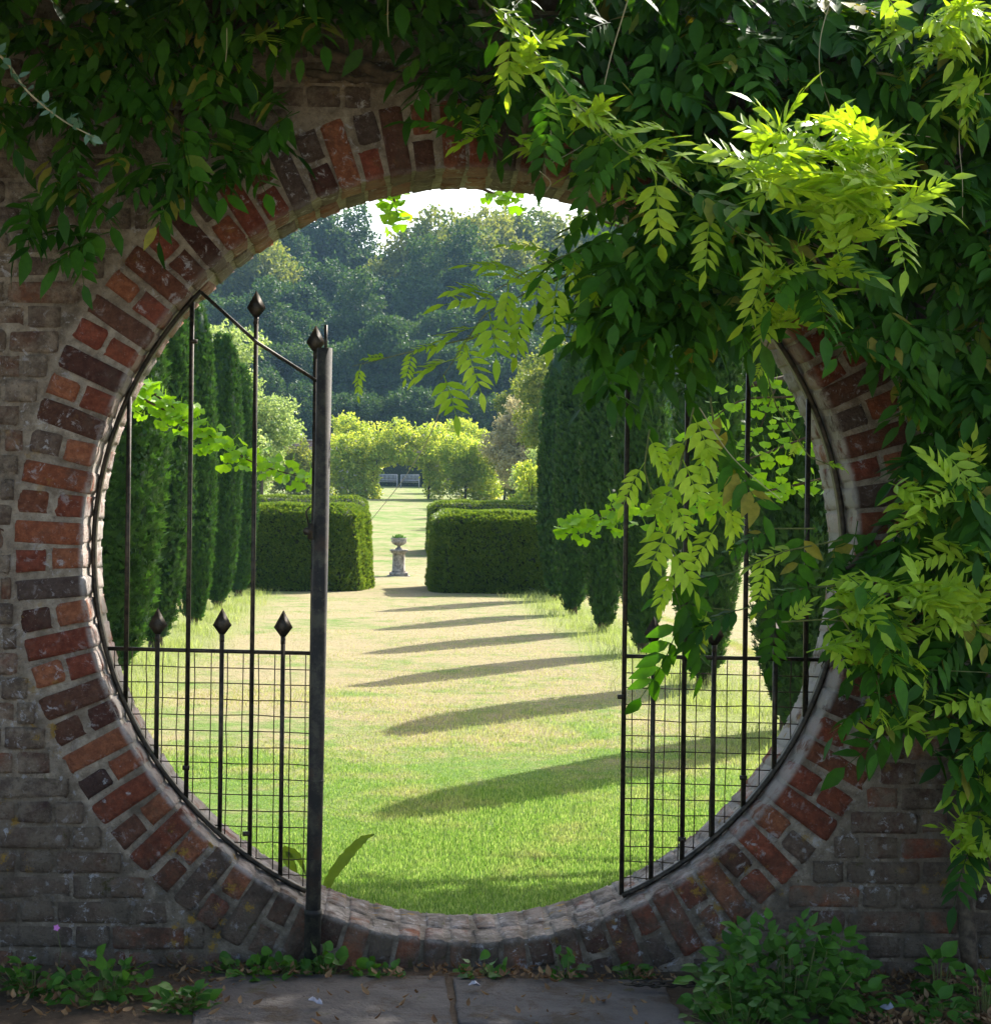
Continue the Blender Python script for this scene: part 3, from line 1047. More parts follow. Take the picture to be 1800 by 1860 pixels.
def smoothpath(P, k=8):
    P = np.asarray(P, dtype=float)
    out = []
    Q = np.vstack([2 * P[0] - P[1], P, 2 * P[-1] - P[-2]])
    for i in range(1, len(Q) - 2):
        for t in np.linspace(0, 1, k, endpoint=False):
            a, b, c, d = Q[i - 1], Q[i], Q[i + 1], Q[i + 2]
            out.append(.5 * (2 * b + (c - a) * t + (2 * a - 5 * b + 4 * c - d) * t ** 2 + (3 * b - a - 3 * c + d) * t ** 3))
    out.append(P[-1])
    return np.array(out)


for P, r_ in thick:
    S = smoothpath(P); S += rng.normal(0, .006, S.shape)
    mb = MB(); mb.tube(S - wbase, np.linspace(r_, r_ * .6, len(S)) * rng.uniform(.85, 1.15, len(S)), 10)
    mb.build('branch', MBARK, wist, True)
for P, r_ in stems:
    mb = MB(); mb.tube(P - wbase, r_, 6); mb.build('shoot', MSTEM, wist, True)
for i, (P, r_) in enumerate(thin):
    mb = MB(); S = smoothpath(P); mb.tube(S - wbase, np.linspace(r_, r_ * .6, len(S)), 5)
    mb.build('tendril', MPALESTEM, wist, True)

# the leaves that show largest are parts of their own, the deeper ones one mass
P = np.array([l[0] for l in leaves]); Dv = np.array([l[1] for l in leaves]); U = np.array([l[2] for l in leaves])
S = np.array([l[3] for l in leaves]); YG = np.array([l[4] for l in leaves])
RT = frames(Dv, U)
ctr = P + Dv * .1
pxs = VPX + ctr[:, 0] / (ctr[:, 1] + DW) * FPX
pys = VPY - (ctr[:, 2] - CAMZ) / (ctr[:, 1] + DW) * FPX
inv = (pxs > -20) & (pxs < 1820) & (pys > -30) & (pys < 1700)
order = np.argsort(np.where(inv, ctr[:, 1], 9))
chosen = set(order[:295].tolist())
print('wisteria leaves', len(leaves))
for i in chosen:
    me = random.choice(Y_ME if YG[i] else M_ME)
    o = ob('leaf', me, wist)
    Mx = Matrix(RT[i].tolist()).to_4x4() @ Matrix.Scale(S[i], 4)
    o.matrix_local = Matrix.Translation(P[i] - wbase) @ Mx
for kinds, mat, flag_, nm in ((MATURE, MWIST, False, 'foliage'), (YOUNG, MWISTY, True, 'young_foliage')):
    Vs, Qs, Ts, n = [], [], [], 0
    rest = np.array([i for i in range(len(leaves)) if i not in chosen and bool(YG[i]) == flag_])
    if not len(rest): continue
    pick = rng.integers(0, len(kinds), len(rest))
    for v in range(len(kinds)):
        idx = rest[pick == v]
        if not len(idx): continue
        tV, tQ, tt = kinds[v]
        V, Q, _, ti = scatter(tV, tQ, RT[idx], P[idx] - wbase, S[idx], tint=rng.normal(0, .18, len(idx)), tvar=tt)
        Vs.append(V); Qs.append(Q + n); n += len(V); Ts.append(ti)
    o = mk(nm, np.vstack(Vs), np.vstack(Qs), None, mat, wist, tint=np.clip(np.concatenate(Ts), 0, 1))
    o['kind'] = 'stuff'

# ------------------------------------------------------------------ ginkgo trees behind the wall
def ginkgo_leaf(s, seed):
    r = np.random.default_rng(seed)
    n = 13
    a = np.linspace(rad(-74), rad(74), n)
    rr = s * (1 + .06 * np.cos(a * 7 + r.uniform(0, 6)) - .30 * np.exp(-(a / .13) ** 2)) * (1 - .10 * (np.abs(a) / 1.1) ** 3)
    x, y = rr * np.cos(a), rr * np.sin(a)
    outer = np.stack([x, y, -.18 * x * x / s + .12 * np.abs(y)], -1)
    inner = np.stack([x * .45, y * .45, -.18 * x * x * .2 / s + .05 * np.abs(y)], -1)
    st = np.array([[-s * .7, -.0011, .01], [-s * .7, .0011, .01], [0, .0011, 0], [0, -.0011, 0]])
    V = np.vstack([outer, inner, [[0, 0, 0]], st])
    Q = [[n + i, i, i + 1, n + i + 1] for i in range(n - 1)] + [[2 * n + 1, 2 * n + 2, 2 * n + 3, 2 * n + 4][::-1]]
    T = [[2 * n, n + i, n + i + 1] for i in range(n - 1)]
    return V, np.array(Q), np.array(T)


GK = [ginkgo_leaf(.034 * f, i) for i, f in enumerate((1.0, 1.1, .9, 1.2))]
GK_ME = [mk('leaf', v, q, t, MGINK, tint=np.full(len(v), .3 + .15 * i), link=False) for i, (v, q, t) in enumerate(GK)]


def ginkgo(base, label, limbs, twigs, crown, nleaf):
    g = empty('ginkgo_tree', base, label, 'tree', 'ginkgo trees behind the wall')
    mb = MB()
    for P, r0, r1 in limbs[:1]:
        S = smoothpath(P); mb.tube(S - base, np.linspace(r0, r1, len(S)), 10)
    mb.build('trunk', MBARK, g, True)
    for P, r0, r1 in limbs[1:]:
        S = smoothpath(P); m2 = MB(); m2.tube(S - base, np.linspace(r0, r1, len(S)), 7); m2.build('branch', MBARK, g, True)
    cnt = 0
    for (pts_, Y0, Y1, per, rsp) in twigs:
        P = np.array([W(a, b, Y0 + (Y1 - Y0) * i / (len(pts_) - 1)) for i, (a, b) in enumerate(pts_)])
        S = smoothpath(P, 6)
        m2 = MB(); m2.tube(S - base, np.linspace(.007, .002, len(S)), 6)
        br = m2.build('branch', MBARK, g, True)
        L = np.concatenate([[0], np.cumsum(np.linalg.norm(np.diff(S, axis=0), axis=1))])
        for k in range(int(L[-1] * per)):
            q = rng.uniform(0, L[-1])
            c = np.array([np.interp(q, L, S[:, j]) for j in range(3)]) + rdir(1)[0] * rsp * rng.random() ** .6
            d = np.array([rng.normal(0, .5), rng.normal(-.35, .4), rng.normal(-.5, .4)])
            R = frames(d[None], np.array([[rng.normal(0, .3), -.5, .8]]))[0]
            o = ob('leaf', random.choice(GK_ME), br)
            o.matrix_local = Matrix.Translation(c - base) @ Matrix(R.tolist()).to_4x4() @ Matrix.Scale(rng.uniform(.75, 1.15), 4)
            cnt += 1
    if crown:
        Vs, Qs, Tt, Ti, n = [], [], [], [], 0
        N = nleaf
        cen = []
        for (c, r) in crown:
            k = int(N * r[0] * r[1] * r[2] / sum(q[1][0] * q[1][1] * q[1][2] for q in crown))
            cen.append(np.asarray(c) + rdir(k) * (rng.random((k, 1)) ** .4) * np.asarray(r))
        C = np.vstack(cen)
        # gather leaves into tufts
        tuft = C[rng.integers(0, len(C), len(C) // 10)]
        C = tuft[rng.integers(0, len(tuft), len(C))] + rng.normal(0, .10, C.shape)
        d = np.stack([rng.normal(0, .6, len(C)), rng.normal(0, .6, len(C)), rng.normal(-.5, .4, len(C))], -1)
        R = frames(d, np.tile([[.1, .2, 1.]], (len(C), 1)) + rng.normal(0, .3, (len(C), 3)))
        pk = rng.integers(0, 4, len(C))
        for v in range(4):
            i = pk == v
            V, Q, T, ti = scatter(GK[v][0], GK[v][1], R[i], C[i] - base, rng.uniform(1.1, 1.7, i.sum()), GK[v][2])
            Vs.append(V); Qs.append(Q + n); Tt.append(T + n); n += len(V); Ti.append(ti)
        o = mk('foliage', np.vstack(Vs), np.vstack(Qs), np.vstack(Tt), MGINK, g, tint=np.concatenate(Ti))
        o['kind'] = 'stuff'
    return cnt


b1 = np.array([3.3, 3.6, .04])
n1 = ginkgo(b1, 'ginkgo tree behind the gate on the right with drooping branches of fan leaves',
            [(np.array([b1, b1 + [-.05, .1, 1.5], b1 + [-.3, .2, 3.0], b1 + [-.7, .3, 3.9]]), .11, .04),
             (np.array([b1 + [-.02, 0, 1.7], b1 + [-.8, -.2, 2.1], b1 + [-1.5, -.3, 2.0]]), .04, .012),
             (np.array([b1 + [-.2, .1, 2.6], b1 + [-1.2, .3, 3.4], b1 + [-2.0, .2, 3.8]]), .045, .012),
             (np.array([b1 + [-.2, .1, 2.8], b1 + [.4, .2, 3.4], b1 + [.8, .2, 3.9]]), .04, .012)],
            [([(1560, 700), (1440, 720), (1340, 730), (1250, 800)], 2.2, 1.9, 75, .15), ([(1560, 760), (1450, 800), (1370, 830), (1290, 850)], 2.0, 1.7, 75, .15),
             ([(1560, 850), (1450, 880), (1350, 900), (1230, 930), (1130, 935), (1010, 960)], 2.1, 1.6, 95, .07), ([(1150, 905), (1080, 940), (1020, 960)], 1.7, 1.6, 90, .06),
             ([(1150, 420), (1090, 400), (1040, 395)], 2.0, 1.9, 60, .07), ([(1500, 650), (1420, 690), (1380, 780)], 2.2, 2.0, 75, .15)],
            [((2.4, 3.5, 3.75), (1.5, .7, .4)), ((1.5, 3.45, 3.85), (.9, .65, .4)), ((3.4, 3.4, 3.8), (1.0, .8, .45)), ((3.4, 3.3, 2.7), (.6, .6, .6))], 11000)
b2 = np.array([-2.9, 1.9, .04])
n2 = ginkgo(b2, 'ginkgo tree left of the opening reaching one leafy branch past the gate bars',
            [(np.array([b2, b2 + [.05, .05, 1.2], b2 + [.0, .1, 2.6], b2 + [-.3, .2, 4.0]]), .09, .03),
             (np.array([b2 + [.03, 0, 1.6], b2 + [.7, 0, 2.0], W(200, 690, 1.9)]), .03, .01)],
            [([(190, 690), (290, 740), (380, 790), (460, 840), (560, 870)], 1.9, 1.6, 165, .075), ([(250, 690), (300, 730), (350, 760)], 1.85, 1.8, 150, .075),
             ([(690, 330), (715, 360), (722, 395)], .9, .85, 230, .055), ([(860, 335), (900, 352), (950, 365)], .8, .8, 60, .03)],
            [((-3.0, 2.0, 3.9), (1.1, 1.0, 1.0))], 3500)
print('ginkgo leaves', n1, n2)
# ------------------------------------------------------------------ yews
def spray(L, Wd, n=4):
    """little upright spray along +x made of narrow leaves"""
    V, Q = [], []
    def dia(a, d, l, w):
        d = np.asarray(d, float); d /= np.linalg.norm(d)
        s = np.cross(d, [0, 0, 1.]); s /= np.linalg.norm(s) + 1e-9
        k = len(V)
        V.extend([a, a + d * l * .45 + s * w / 2, a + d * l, a + d * l * .45 - s * w / 2])
        Q.append([k, k + 1, k + 2, k + 3])
    dia(np.zeros(3), (1, 0, 0), L, Wd)
    for i in range(n):
        sd = 1 if i % 2 else -1
        dia(np.array([L * (.12 + .5 * i / n), 0, 0]), (1, sd * .8, .25 * (i % 3 - 1)), L * .55, Wd * .8)
    return np.array(V), np.array(Q)


SPRAY = spray(.060, .014, 4)
SPRAY2 = spray(.055, .016, 2)


def yew_variant(seed, H=3.6, Rm=.33):
    r = np.random.default_rng(seed)
    nl = 11
    prof = lambda t: np.interp(t, [0, .03, .12, .3, .55, .75, .9, .97, 1.0], [.30, .48, .72, .95, 1.0, .9, .66, .38, .10])
    lob = []
    for k in range(nl):
        a = 2 * np.pi * (k + r.uniform(-.25, .25)) / nl
        lob.append((a, r.uniform(.50, .70), r.uniform(.34, .46), r.uniform(.86, 1.0), r.uniform(0, .06)))
    lob.append((0, .0, .62, 1.0, 0))
    Pn, Nn = [], []
    for (a, off, lr, top, bot) in lob:
        n = 2300 if off else 900
        t = r.uniform(0, 1, n); th = r.uniform(0, 2 * np.pi, n)
        tz = bot + t * (top - bot)
        pr = prof(np.clip(t * .98 + .0, 0, 1)) * Rm
        wob = 1 + .16 * np.sin(tz * 17 + a * 5 + 2 * np.cos(th)) * np.cos(th * 2 + a)
        cx = off * pr * np.cos(a + .3 * np.sin(tz * 5 + a)); cy = off * pr * np.sin(a + .3 * np.sin(tz * 5 + a))
        P = np.stack([cx + lr * pr * wob * np.cos(th), cy + lr * pr * wob * np.sin(th), tz * H], -1)
        N = np.stack([np.cos(th), np.sin(th), np.zeros(n)], -1)
        # drop those deep inside
        rr = np.hypot(P[:, 0], P[:, 1])
        keep = rr > .60 * prof(np.clip(P[:, 2] / H, 0, 1)) * Rm
        Pn.append(P[keep]); Nn.append(N[keep])
    P, N = np.vstack(Pn), np.vstack(Nn)
    P[:, 2] += .03
    d = N * r.uniform(.15, .8, (len(P), 1)) + np.array([0, 0, 1.0]) + r.normal(0, .28, P.shape)
    R = frames(d, N + r.normal(0, .35, P.shape))
    V, Q, _, ti = scatter(SPRAY[0], SPRAY[1], R, P, r.uniform(.7, 1.5, len(P)), tint=np.clip(r.normal(.45, .25, len(P)), 0, 1))
    # solid heart so that no light leaks through
    zz = np.linspace(.02, .985, 26)
    mb = MB(); mb.lathe(np.stack([prof(zz) * Rm * .74, zz * H + .03], -1), (0, 0, 0), 14)
    hv, hq = mb.V[0], mb.Q[0]
    n = len(V)
    return mk('crown', np.vstack([V, hv]), np.vstack([Q, hq + n]), None, MYEW, tint=np.concatenate([ti, np.zeros(len(hv))]), link=False)


YEWS = [yew_variant(100 + i) for i in range(3)]
mb = MB(); mb.tube([(0, 0, -.05), (.01, 0, .2), (0, .01, .6), (0, 0, 2.6)], [.075, .06, .05, .02], 9)
YTRUNK = mb.build('trunk', MBARK, None, True, link=False)
ordn = ['nearest the gate', 'second from the gate', 'third from the gate', 'fourth from the gate', 'fifth from the gate', 'sixth from the gate', 'seventh from the gate']
for side, rows in (('left', [(-2.06, 13.9, 1.02, 1.28), (-2.12, 17.3, .98, 1.05), (-2.10, 20.6, 1.03, .9), (-2.12, 24.0, 1.0, .88), (-2.10, 27.2, .97, .9)]),
                   ('right', [(2.56, 11.3, .97, 1.0), (2.56, 14.3, .98, 1.0), (2.52, 17.3, 1.0, .93), (2.50, 20.3, 1.0, .95), (2.52, 23.6, 1.04, .97), (2.62, 27.0, 1.05, 1.0)])):
    for i, (x, D, s, sw) in enumerate(rows):
        Y = D - DW
        y = empty('yew_tree', (x, Y, float(gz(Y))), f'slender clipped columnar yew in the {side} row along the lawn, {ordn[i]}', 'tree', 'columnar yews lining the lawn')
        y.rotation_euler = (random.gauss(0, .008), random.gauss(0, .008), random.uniform(0, 6.28))
        q = .86 if side == 'right' else .95
        y.scale = (sw * q, sw * q * random.uniform(.92, 1.08), s * random.uniform(.96, 1.03))
        ob('crown', YEWS[(i + (side == 'left')) % 3], y)
        ob('trunk', YTRUNK, y)

# ------------------------------------------------------------------ clipped hedges
def hedge(name_label, plan, z0, h, batter, dens, seed):
    """plan: polygon (x, Y) in world, counter-clockwise seen from above"""
    r = np.random.default_rng(seed)
    plan = np.asarray(plan, float)
    c = plan.mean(0)
    base = np.array([c[0], c[1], z0])
    o = empty('clipped_hedge', base, name_label, 'hedge', 'clipped hedges across the lawn')
    k = len(plan)
    def ringat(t):     # t 0..1 height; batter inwards, shoulder at the top
        ins = batter * t + .22 * np.clip((t - .88) / .12, 0, 1) ** 2
        v = c - plan
        return plan + v / np.linalg.norm(v, axis=1)[:, None] * ins
    lv = [0, .3, .6, .88, .94, .98, 1.0]
    V = [np.c_[ringat(t) * 1.0, np.full(k, z0 + h * t)] - base for t in lv]
    V = [v * np.array([.985, .975, .98]) for v in V]
    Q = [[a * k + j, a * k + (j + 1) % k, (a + 1) * k + (j + 1) % k, (a + 1) * k + j] for a in range(len(lv) - 1) for j in range(k)]
    mb = MB(); mb.add(np.vstack(V), Q)
    nb = (len(lv) - 1) * k
    cc = np.r_[np.zeros(2), h * .98]
    mb.add(np.vstack([V[-1], cc]), None, [[j, (j + 1) % k, k] for j in range(k)])
    mb.build('branches', MYEWCORE, o)
    P, N = [], []
    for j in range(k):
        a, b = plan[j], plan[(j + 1) % k]
        L = np.linalg.norm(b - a)
        nrm = np.array([(b - a)[1], -(b - a)[0]]) / L
        vis = 1.0 if (nrm[1] < .3) else .25
        n = int(L * h * dens * vis)
        u, t = r.random(n), r.random(n)
        A = a + (b - a) * u[:, None]
        ins = batter * t + .22 * np.clip((t - .88) / .12, 0, 1) ** 2
        v = c - A; A = A + v / np.linalg.norm(v, axis=1)[:, None] * ins[:, None]
        wobble = .014 * np.sin(u * L * 9 + t * 5) + .012 * np.sin(t * 13 + u * L * 4)
        A = A + nrm * wobble[:, None]
        P.append(np.c_[A, z0 + h * t]); N.append(np.tile([nrm[0], nrm[1], .25], (n, 1)))
    top = ringat(1.0)
    lo, hi = top.min(0), top.max(0)
    n = int((hi - lo).prod() * dens * .9)
    q = r.uniform(lo, hi, (n, 2)); q = q[inside(q, top)]
    P.append(np.c_[q, z0 + h + .012 * np.sin(q[:, 0] * 7) + .01 * np.sin(q[:, 1] * 9 + q[:, 0] * 3)]); N.append(np.tile([0, 0, 1.], (len(q), 1)))
    P, N = np.vstack(P), np.vstack(N)
    d = N * r.uniform(.3, 1.0, (len(P), 1)) + np.array([0, 0, .75]) + r.normal(0, .35, P.shape)
    R = frames(d, N + r.normal(0, .4, P.shape))
    V, Q, _, ti = scatter(SPRAY2[0], SPRAY2[1], R, P - base, r.uniform(.8, 1.6, len(P)), tint=np.clip(r.normal(.45, .25, len(P)), 0, 1))
    f = mk('foliage', V, Q, None, MHEDGE, o, tint=ti)
    return o


hedge('clipped yew hedge block on the left of the lawn with a sunlit rounded end', [(-3.6, 23.2), (-.62, 23.2), (-.34, 23.45), (-.14, 24.6), (-.16, 25.9), (-3.6, 25.9)], .06, 1.34, .09, 2600, 1)
hedge('clipped yew hedge block on the right of the lawn in front of a second hedge', [(1.02, 23.1), (2.66, 23.1), (3.6, 23.2), (3.6, 25.8), (.86, 25.8), (.86, 23.4)], .06, 1.26, .08, 2600, 2)
hedge('second hedge behind the left hedge block, only its pale top showing', [(-4.2, 38.4), (-.36, 38.4), (-.3, 38.6), (-.3, 41), (-4.2, 41)], .2, 1.42, .05, 900, 3)
hedge('second hedge behind the right hedge block, slightly taller in the picture', [(1.26, 38.4), (4.6, 38.4), (4.6, 41), (1.22, 41), (1.22, 38.6)], .18, 1.36, .05, 1100, 4)

# ------------------------------------------------------------------ urn and pedestal
pc = W(724, 1047, 29.9)
ped = empty('pedestal', (pc[0], 29.9, .06), 'weathered stone pedestal standing on the lawn between the hedges', 'pedestal')
mb = MB(); mb.box((0, 0, .0), (.44, .44, .05)); mb.box((0, 0, .055), (.36, .36, .06)); mb.build('plinth', MSTONE, ped)
mb = MB(); mb.lathe([(.0, .085), (.135, .085), (.14, .11), (.128, .13), (.122, .30), (.120, .44), (.13, .46), (.0, .46)], (0, 0, 0), 8)
sh = mb.build('shaft', MSTONE, ped)
mb = MB(); mb.box((0, 0, .475), (.30, .30, .03)); mb.box((0, 0, .51), (.35, .35, .04)); mb.build('cap', MSTONE, ped)
urn = empty('urn', (pc[0], 29.9, .59), 'small grey lobed stone urn on top of the pedestal', 'urn')
mb = MB()
mb.lathe([(.0, 0), (.07, 0), (.075, .015), (.04, .035), (.03, .06), (.04, .075)], (0, 0, 0), 16)
mb.build('foot', MSTONE, urn, True)
mb = MB()
mb.lathe([(.03, .072), (.08, .085), (.125, .12), (.145, .165), (.13, .185), (.155, .215), (.15, .225), (.12, .215), (.0, .20)], (0, 0, 0), 32,
         lambda a, z: 1 + .07 * np.cos(a * 8) * (z > .08))
mb.build('bowl', MSTONE, urn, True)
mb = MB()
P = np.array([0, 0, .215]) + rdir(160) * np.array([.12, .12, .05]); P[:, 2] = np.abs(P[:, 2] - .2) + .2
V, Q, _, ti = scatter(*leaflet(.05, .02), frames(rdir(160) + [0, 0, .6], rdir(160)), P, np.ones(160))
mk('plant', V, Q, None, MWEED, urn, tint=ti)

# ------------------------------------------------------------------ leaf masses at a distance
def clump(n, size, seed):
    r = np.random.default_rng(seed)
    V, Q = [], []
    for i in range(n):
        v, q = leaflet(size, size * .62, .2, .2, 4)
        v = v[[0, 2, 4, 5, 7, 9, 10, 12, 14]]
        q = np.array([[3, 4, 1, 0], [4, 5, 2, 1], [6, 7, 4, 3], [7, 8, 5, 4]])
        d = r.normal(size=3) + np.array([0, 0, .2])
        v = v @ frames(d[None], r.normal(size=(1, 3)) + [0, 0, .8])[0].T + r.normal(0, size * .5, 3)
        Q.append(q + 9 * i); V.append(v)
    return np.vstack(V), np.vstack(Q)


CL = [clump(6, 1.0, i) for i in range(4)]


def leaf_mass(blobs, n, size, seed, base, flat=.75, hollow=.55):
    """leaf clumps spread through and over a set of ellipsoid blobs"""
    r = np.random.default_rng(seed)
    w = np.array([b[1][0] * b[1][1] + b[1][1] * b[1][2] for b in blobs]); w = w / w.sum()
    Ps, Ns = [], []
    for (c, rd), f in zip(blobs, w):
        k = max(3, int(n * f))
        u = r.normal(size=(k, 3)); u /= np.linalg.norm(u, axis=1)[:, None]
        q = (hollow + (1 - hollow) * r.random((k, 1)) ** .5) * (1 + r.normal(0, .12, (k, 1)))
        Ps.append(np.asarray(c) + u * q * np.asarray(rd)); Ns.append(u)
    P, N = np.vstack(Ps), np.vstack(Ns)
    R = frames(r.normal(size=P.shape) + N * .4 + [0, 0, .1], N * flat + r.normal(0, .5, P.shape) + [0, 0, .3])
    Vs, Qs, Ts, k = [], [], [], 0
    pk = r.integers(0, 4, len(P))
    bt = np.clip(r.normal(.5, .3, len(P)), 0, 1)
    for v in range(4):
        i = pk == v
        V, Q, _, ti = scatter(CL[v][0], CL[v][1], R[i], P[i] - base, size * r.uniform(.7, 1.3, i.sum()), tint=bt[i])
        Vs.append(V); Qs.append(Q + k); k += len(V); Ts.append(ti)
    return np.vstack(Vs), np.vstack(Qs), np.concatenate(Ts)


def blobs_in(c, rd, n, br, seed, shape='dome'):
    r = np.random.default_rng(seed)
    out = []
    c, rd = np.asarray(c, float), np.asarray(rd, float)
    for i in range(n):
        u = r.normal(size=3); u /= np.linalg.norm(u)
        q = r.random() ** .45
        p = u * q
        if shape == 'cone': p[:2] *= (1 - .42 * (p[2] + 1)) * 1.25
        s = br * r.uniform(.5, 1.45)
        out.append((c + p * rd * .82, (s, s, s * r.uniform(.6, .9))))
    return out


# climber arch
ac = W(728, 905, 89.4)
GA = float(gz(89.4)) - .05
arch = empty('climber_arch', (ac[0], 89.4, GA), 'leafy archway of climbers over the far end of the lawn path', 'arch')
abase = np.array([ac[0], 89.4, GA])
for sx in (-1.45, 1.45):
    for sy in (-.5, .5): mb = MB(); mb.tube([(sx, sy, -.1), (sx, sy, 1.6), (sx * .85, sy, 2.0)], .06, 6); mb.build('post', MBARK, arch)
mb = MB(); mb.tube([(-1.23, -.5, 2.0), (0, -.5, 2.3), (1.23, -.5, 2.0)], .05, 6); mb.build('hoop', MBARK, arch)
mb = MB(); mb.tube([(-1.23, .5, 2.0), (0, .5, 2.3), (1.23, .5, 2.0)], .05, 6); mb.build('hoop', MBARK, arch)
bl = []
r_ = np.random.default_rng(5)
for i in range(46):
    sd = -1 if i % 2 else 1
    ext = 2.7 if sd < 0 else 4.2
    x = sd * (1.75 + r_.random() * (ext - .6)); z = .3 + r_.random() * 2.7
    z *= 1 - .05 * max(0, abs(x) - 2)
    bl.append((abase + [x, r_.uniform(-1.2, 1.2), z], (.7, .7, .6)))
for i in range(30):
    x = r_.uniform(-3.2, 4.0)
    bl.append((abase + [x, r_.uniform(-1.2, 1.2), 2.5 + r_.random() * 1.25 - .075 * x * x], (.65, .7, .45)))
for x in np.linspace(-1.3, 1.3, 9):
    bl.append((abase + [x, r_.uniform(-.9, .9), 1.9 + .30 * math.cos(x)], (.42, .9, .30)))
for sx in (-1.62, 1.62):
    for z_ in (.25, .7, 1.15, 1.6, 2.0):
        bl.append((abase + [sx * (1 - .04 * z_) + r_.normal(0, .08), -.6, z_], (.42, .6, .42)))
V, Q, ti = leaf_mass(bl, 6800, .15, 5, abase, 1.1, .7)
mk('foliage', V, Q, None, MARCH, arch, tint=ti)
FL = plainmat('pale_blossom', (.5, .38, .42), (.75, .65, .68), 3, .6, 0)
fp = np.array([np.asarray(bl[k][0]) + [r_.uniform(-.5, .5), -.75, r_.uniform(-.4, .4)] for k in r_.integers(0, 60, 160)]) - abase
V, Q, _, ti = scatter(CL[0][0], CL[0][1], frames(rdir(160), rdir(160)), fp, np.full(160, .06))
mk('blossom', V, Q, None, FL, arch, tint=ti)

# benches
def bench(x, label):
    Y = 119.0
    z = float(gz(Y))
    b = empty('garden_bench', (x, Y, z), label, 'bench', 'grey benches beyond the archway')
    w = 1.32
    for sx in (-w / 2 + .04, w / 2 - .04):
        for sy in (-.22, .22):
            mb = MB(); mb.box((sx, sy, .31 if sy < 0 else .47), (.06, .06, .62 if sy < 0 else .94)); mb.build('leg', MWOODGREY, b)
        mb = MB(); mb.box((sx, 0, .64), (.07, .54, .04)); mb.build('armrest', MWOODGREY, b)
    for k in range(4):
        mb = MB(); mb.box((0, -.2 + k * .12, .44), (w - .02, .10, .03)); mb.build('seat_slat', MWOODGREY, b)
    for zz in (.56, .93):
        mb = MB(); mb.box((0, .25, zz), (w - .1, .04, .07)); mb.build('rail', MWOODGREY, b)
    me = None
    for k in range(13):
        if me is None:
            mb = MB(); mb.box((0, .25, .745), (.05, .025, .30)); o = mb.build('back_slat', MWOODGREY, b); me = o.data
        else:
            o = ob('back_slat', me, b)
        o.location.x = -w / 2 + .11 + k * (w - .22) / 12


bx_ = W(707, 885, 119)[0]
bench(bx_ - .08, 'grey slatted wooden bench seen through the archway, the left one of the pair')
bench(bx_ + 1.42, 'grey slatted wooden bench seen through the archway, the right one of the pair')

hedge('dark clipped hedge behind the pair of benches at the far end', [(-6, 121.5), (9, 121.5), (9, 123), (-6, 123)], float(gz(121.5)) - .1, 2.0, .05, 120, 6)
# ------------------------------------------------------------------ trees and shrubs of the garden
def tree(name, base, blobs, n, size, mat, label, cat='tree', group=None, seed=0, th=None, tr=.15):
    base = np.asarray(base, float)
    t = empty(name, base, label, cat, group)
    top = th or max(b[0][2] for b in blobs) - base[2]
    mb = MB()
    cx = np.mean([b[0][0] for b in blobs]) - base[0]
    mb.tube([(0, 0, -.3), (cx * .1, 0, top * .3), (cx * .6, 0, top * .6), (cx, 0, top * .85)], [tr * 1.3, tr, tr * .7, tr * .2], 8)
    r = np.random.default_rng(seed + 99)
    for k in r.choice(len(blobs), min(7, len(blobs)), replace=False):
        e = np.asarray(blobs[k][0]) - base
        s = np.array([cx * .3, 0, top * r.uniform(.25, .5)])
        mb.tube([s, (s + e) / 2 + [0, 0, .1 * top * .3], e], [tr * .5, tr * .35, tr * .1], 6)
    mb.build('trunk', MBARK, t, True)
    V, Q, ti = leaf_mass(blobs, n, size, seed, base, 1.1, .65)
    mk('crown', V, Q, None, mat, t, tint=ti)
    return t


def at(px, Y):
    x = W(px, 900, Y)[0]
    return np.array([x, Y, float(gz(Y))])


b = at(475, 54.4)
tree('pale_tree', b, blobs_in(b + [0, 0, 3.1], (1.35, 1.3, 2.6), 22, .55, 1), 3000, .11, MPALE, 'pale grey-green small tree beside the end of the left yew row', seed=1, tr=.08)
b = at(395, 40)
tree('pale_tree', b, blobs_in(b + [0, 0, 3.6], (1.3, 1.2, 2.6), 22, .5, 2), 3000, .10, MPALE, 'sunlit pale tree whose top shows above the left yews', seed=2, tr=.08)
b = at(945, 75)
tree('bronze_tree', b, blobs_in(b + [.3, 0, 3.3], (2.0, 1.6, 2.2), 26, .65, 3), 3600, .13, MPINK, 'pinkish bronze leaved tree to the right of the archway', seed=3, tr=.1)
b = at(985, 62)
tree('green_shrub', b, blobs_in(b + [.2, 0, 1.5], (1.5, 1.2, 1.4), 20, .5, 4), 2600, .11, MPALE, 'light green shrub in front of the bronze tree', 'shrub', seed=4, tr=.06)
b = at(915, 84)
tree('green_shrub', b, blobs_in(b + [.8, 0, 1.6], (2.2, 1.2, 1.7), 20, .6, 14), 2600, .13, MOAK, 'dark leafy shrub behind the right end of the archway', 'shrub', seed=14, tr=.06)
b = at(960, 50)
tree('feathery_shrub', b, blobs_in(b + [.15, 0, 1.3], (.55, .5, 1.1), 14, .3, 6), 1100, .10, MARCH, 'feathery yellow-green shrub behind the right hedges', 'shrub', seed=6, tr=.04)
b = at(560, 84)
tree('green_shrub', b, blobs_in(b + [-.3, 0, 1.5], (2.0, 1.2, 1.6), 20, .6, 7), 2600, .13, MOAK, 'dark green shrub behind the gate post left of the archway', 'shrub', seed=7, tr=.06)
b = at(660, 100)
tree('green_shrub', b, blobs_in(b + [-.3, 0, 2.6], (2.2, 1.2, 2.4), 20, .7, 8), 2600, .16, MARCH, 'yellow-green shrub rising behind the left side of the archway', 'shrub', seed=8, tr=.06)
b = at(850, 104)
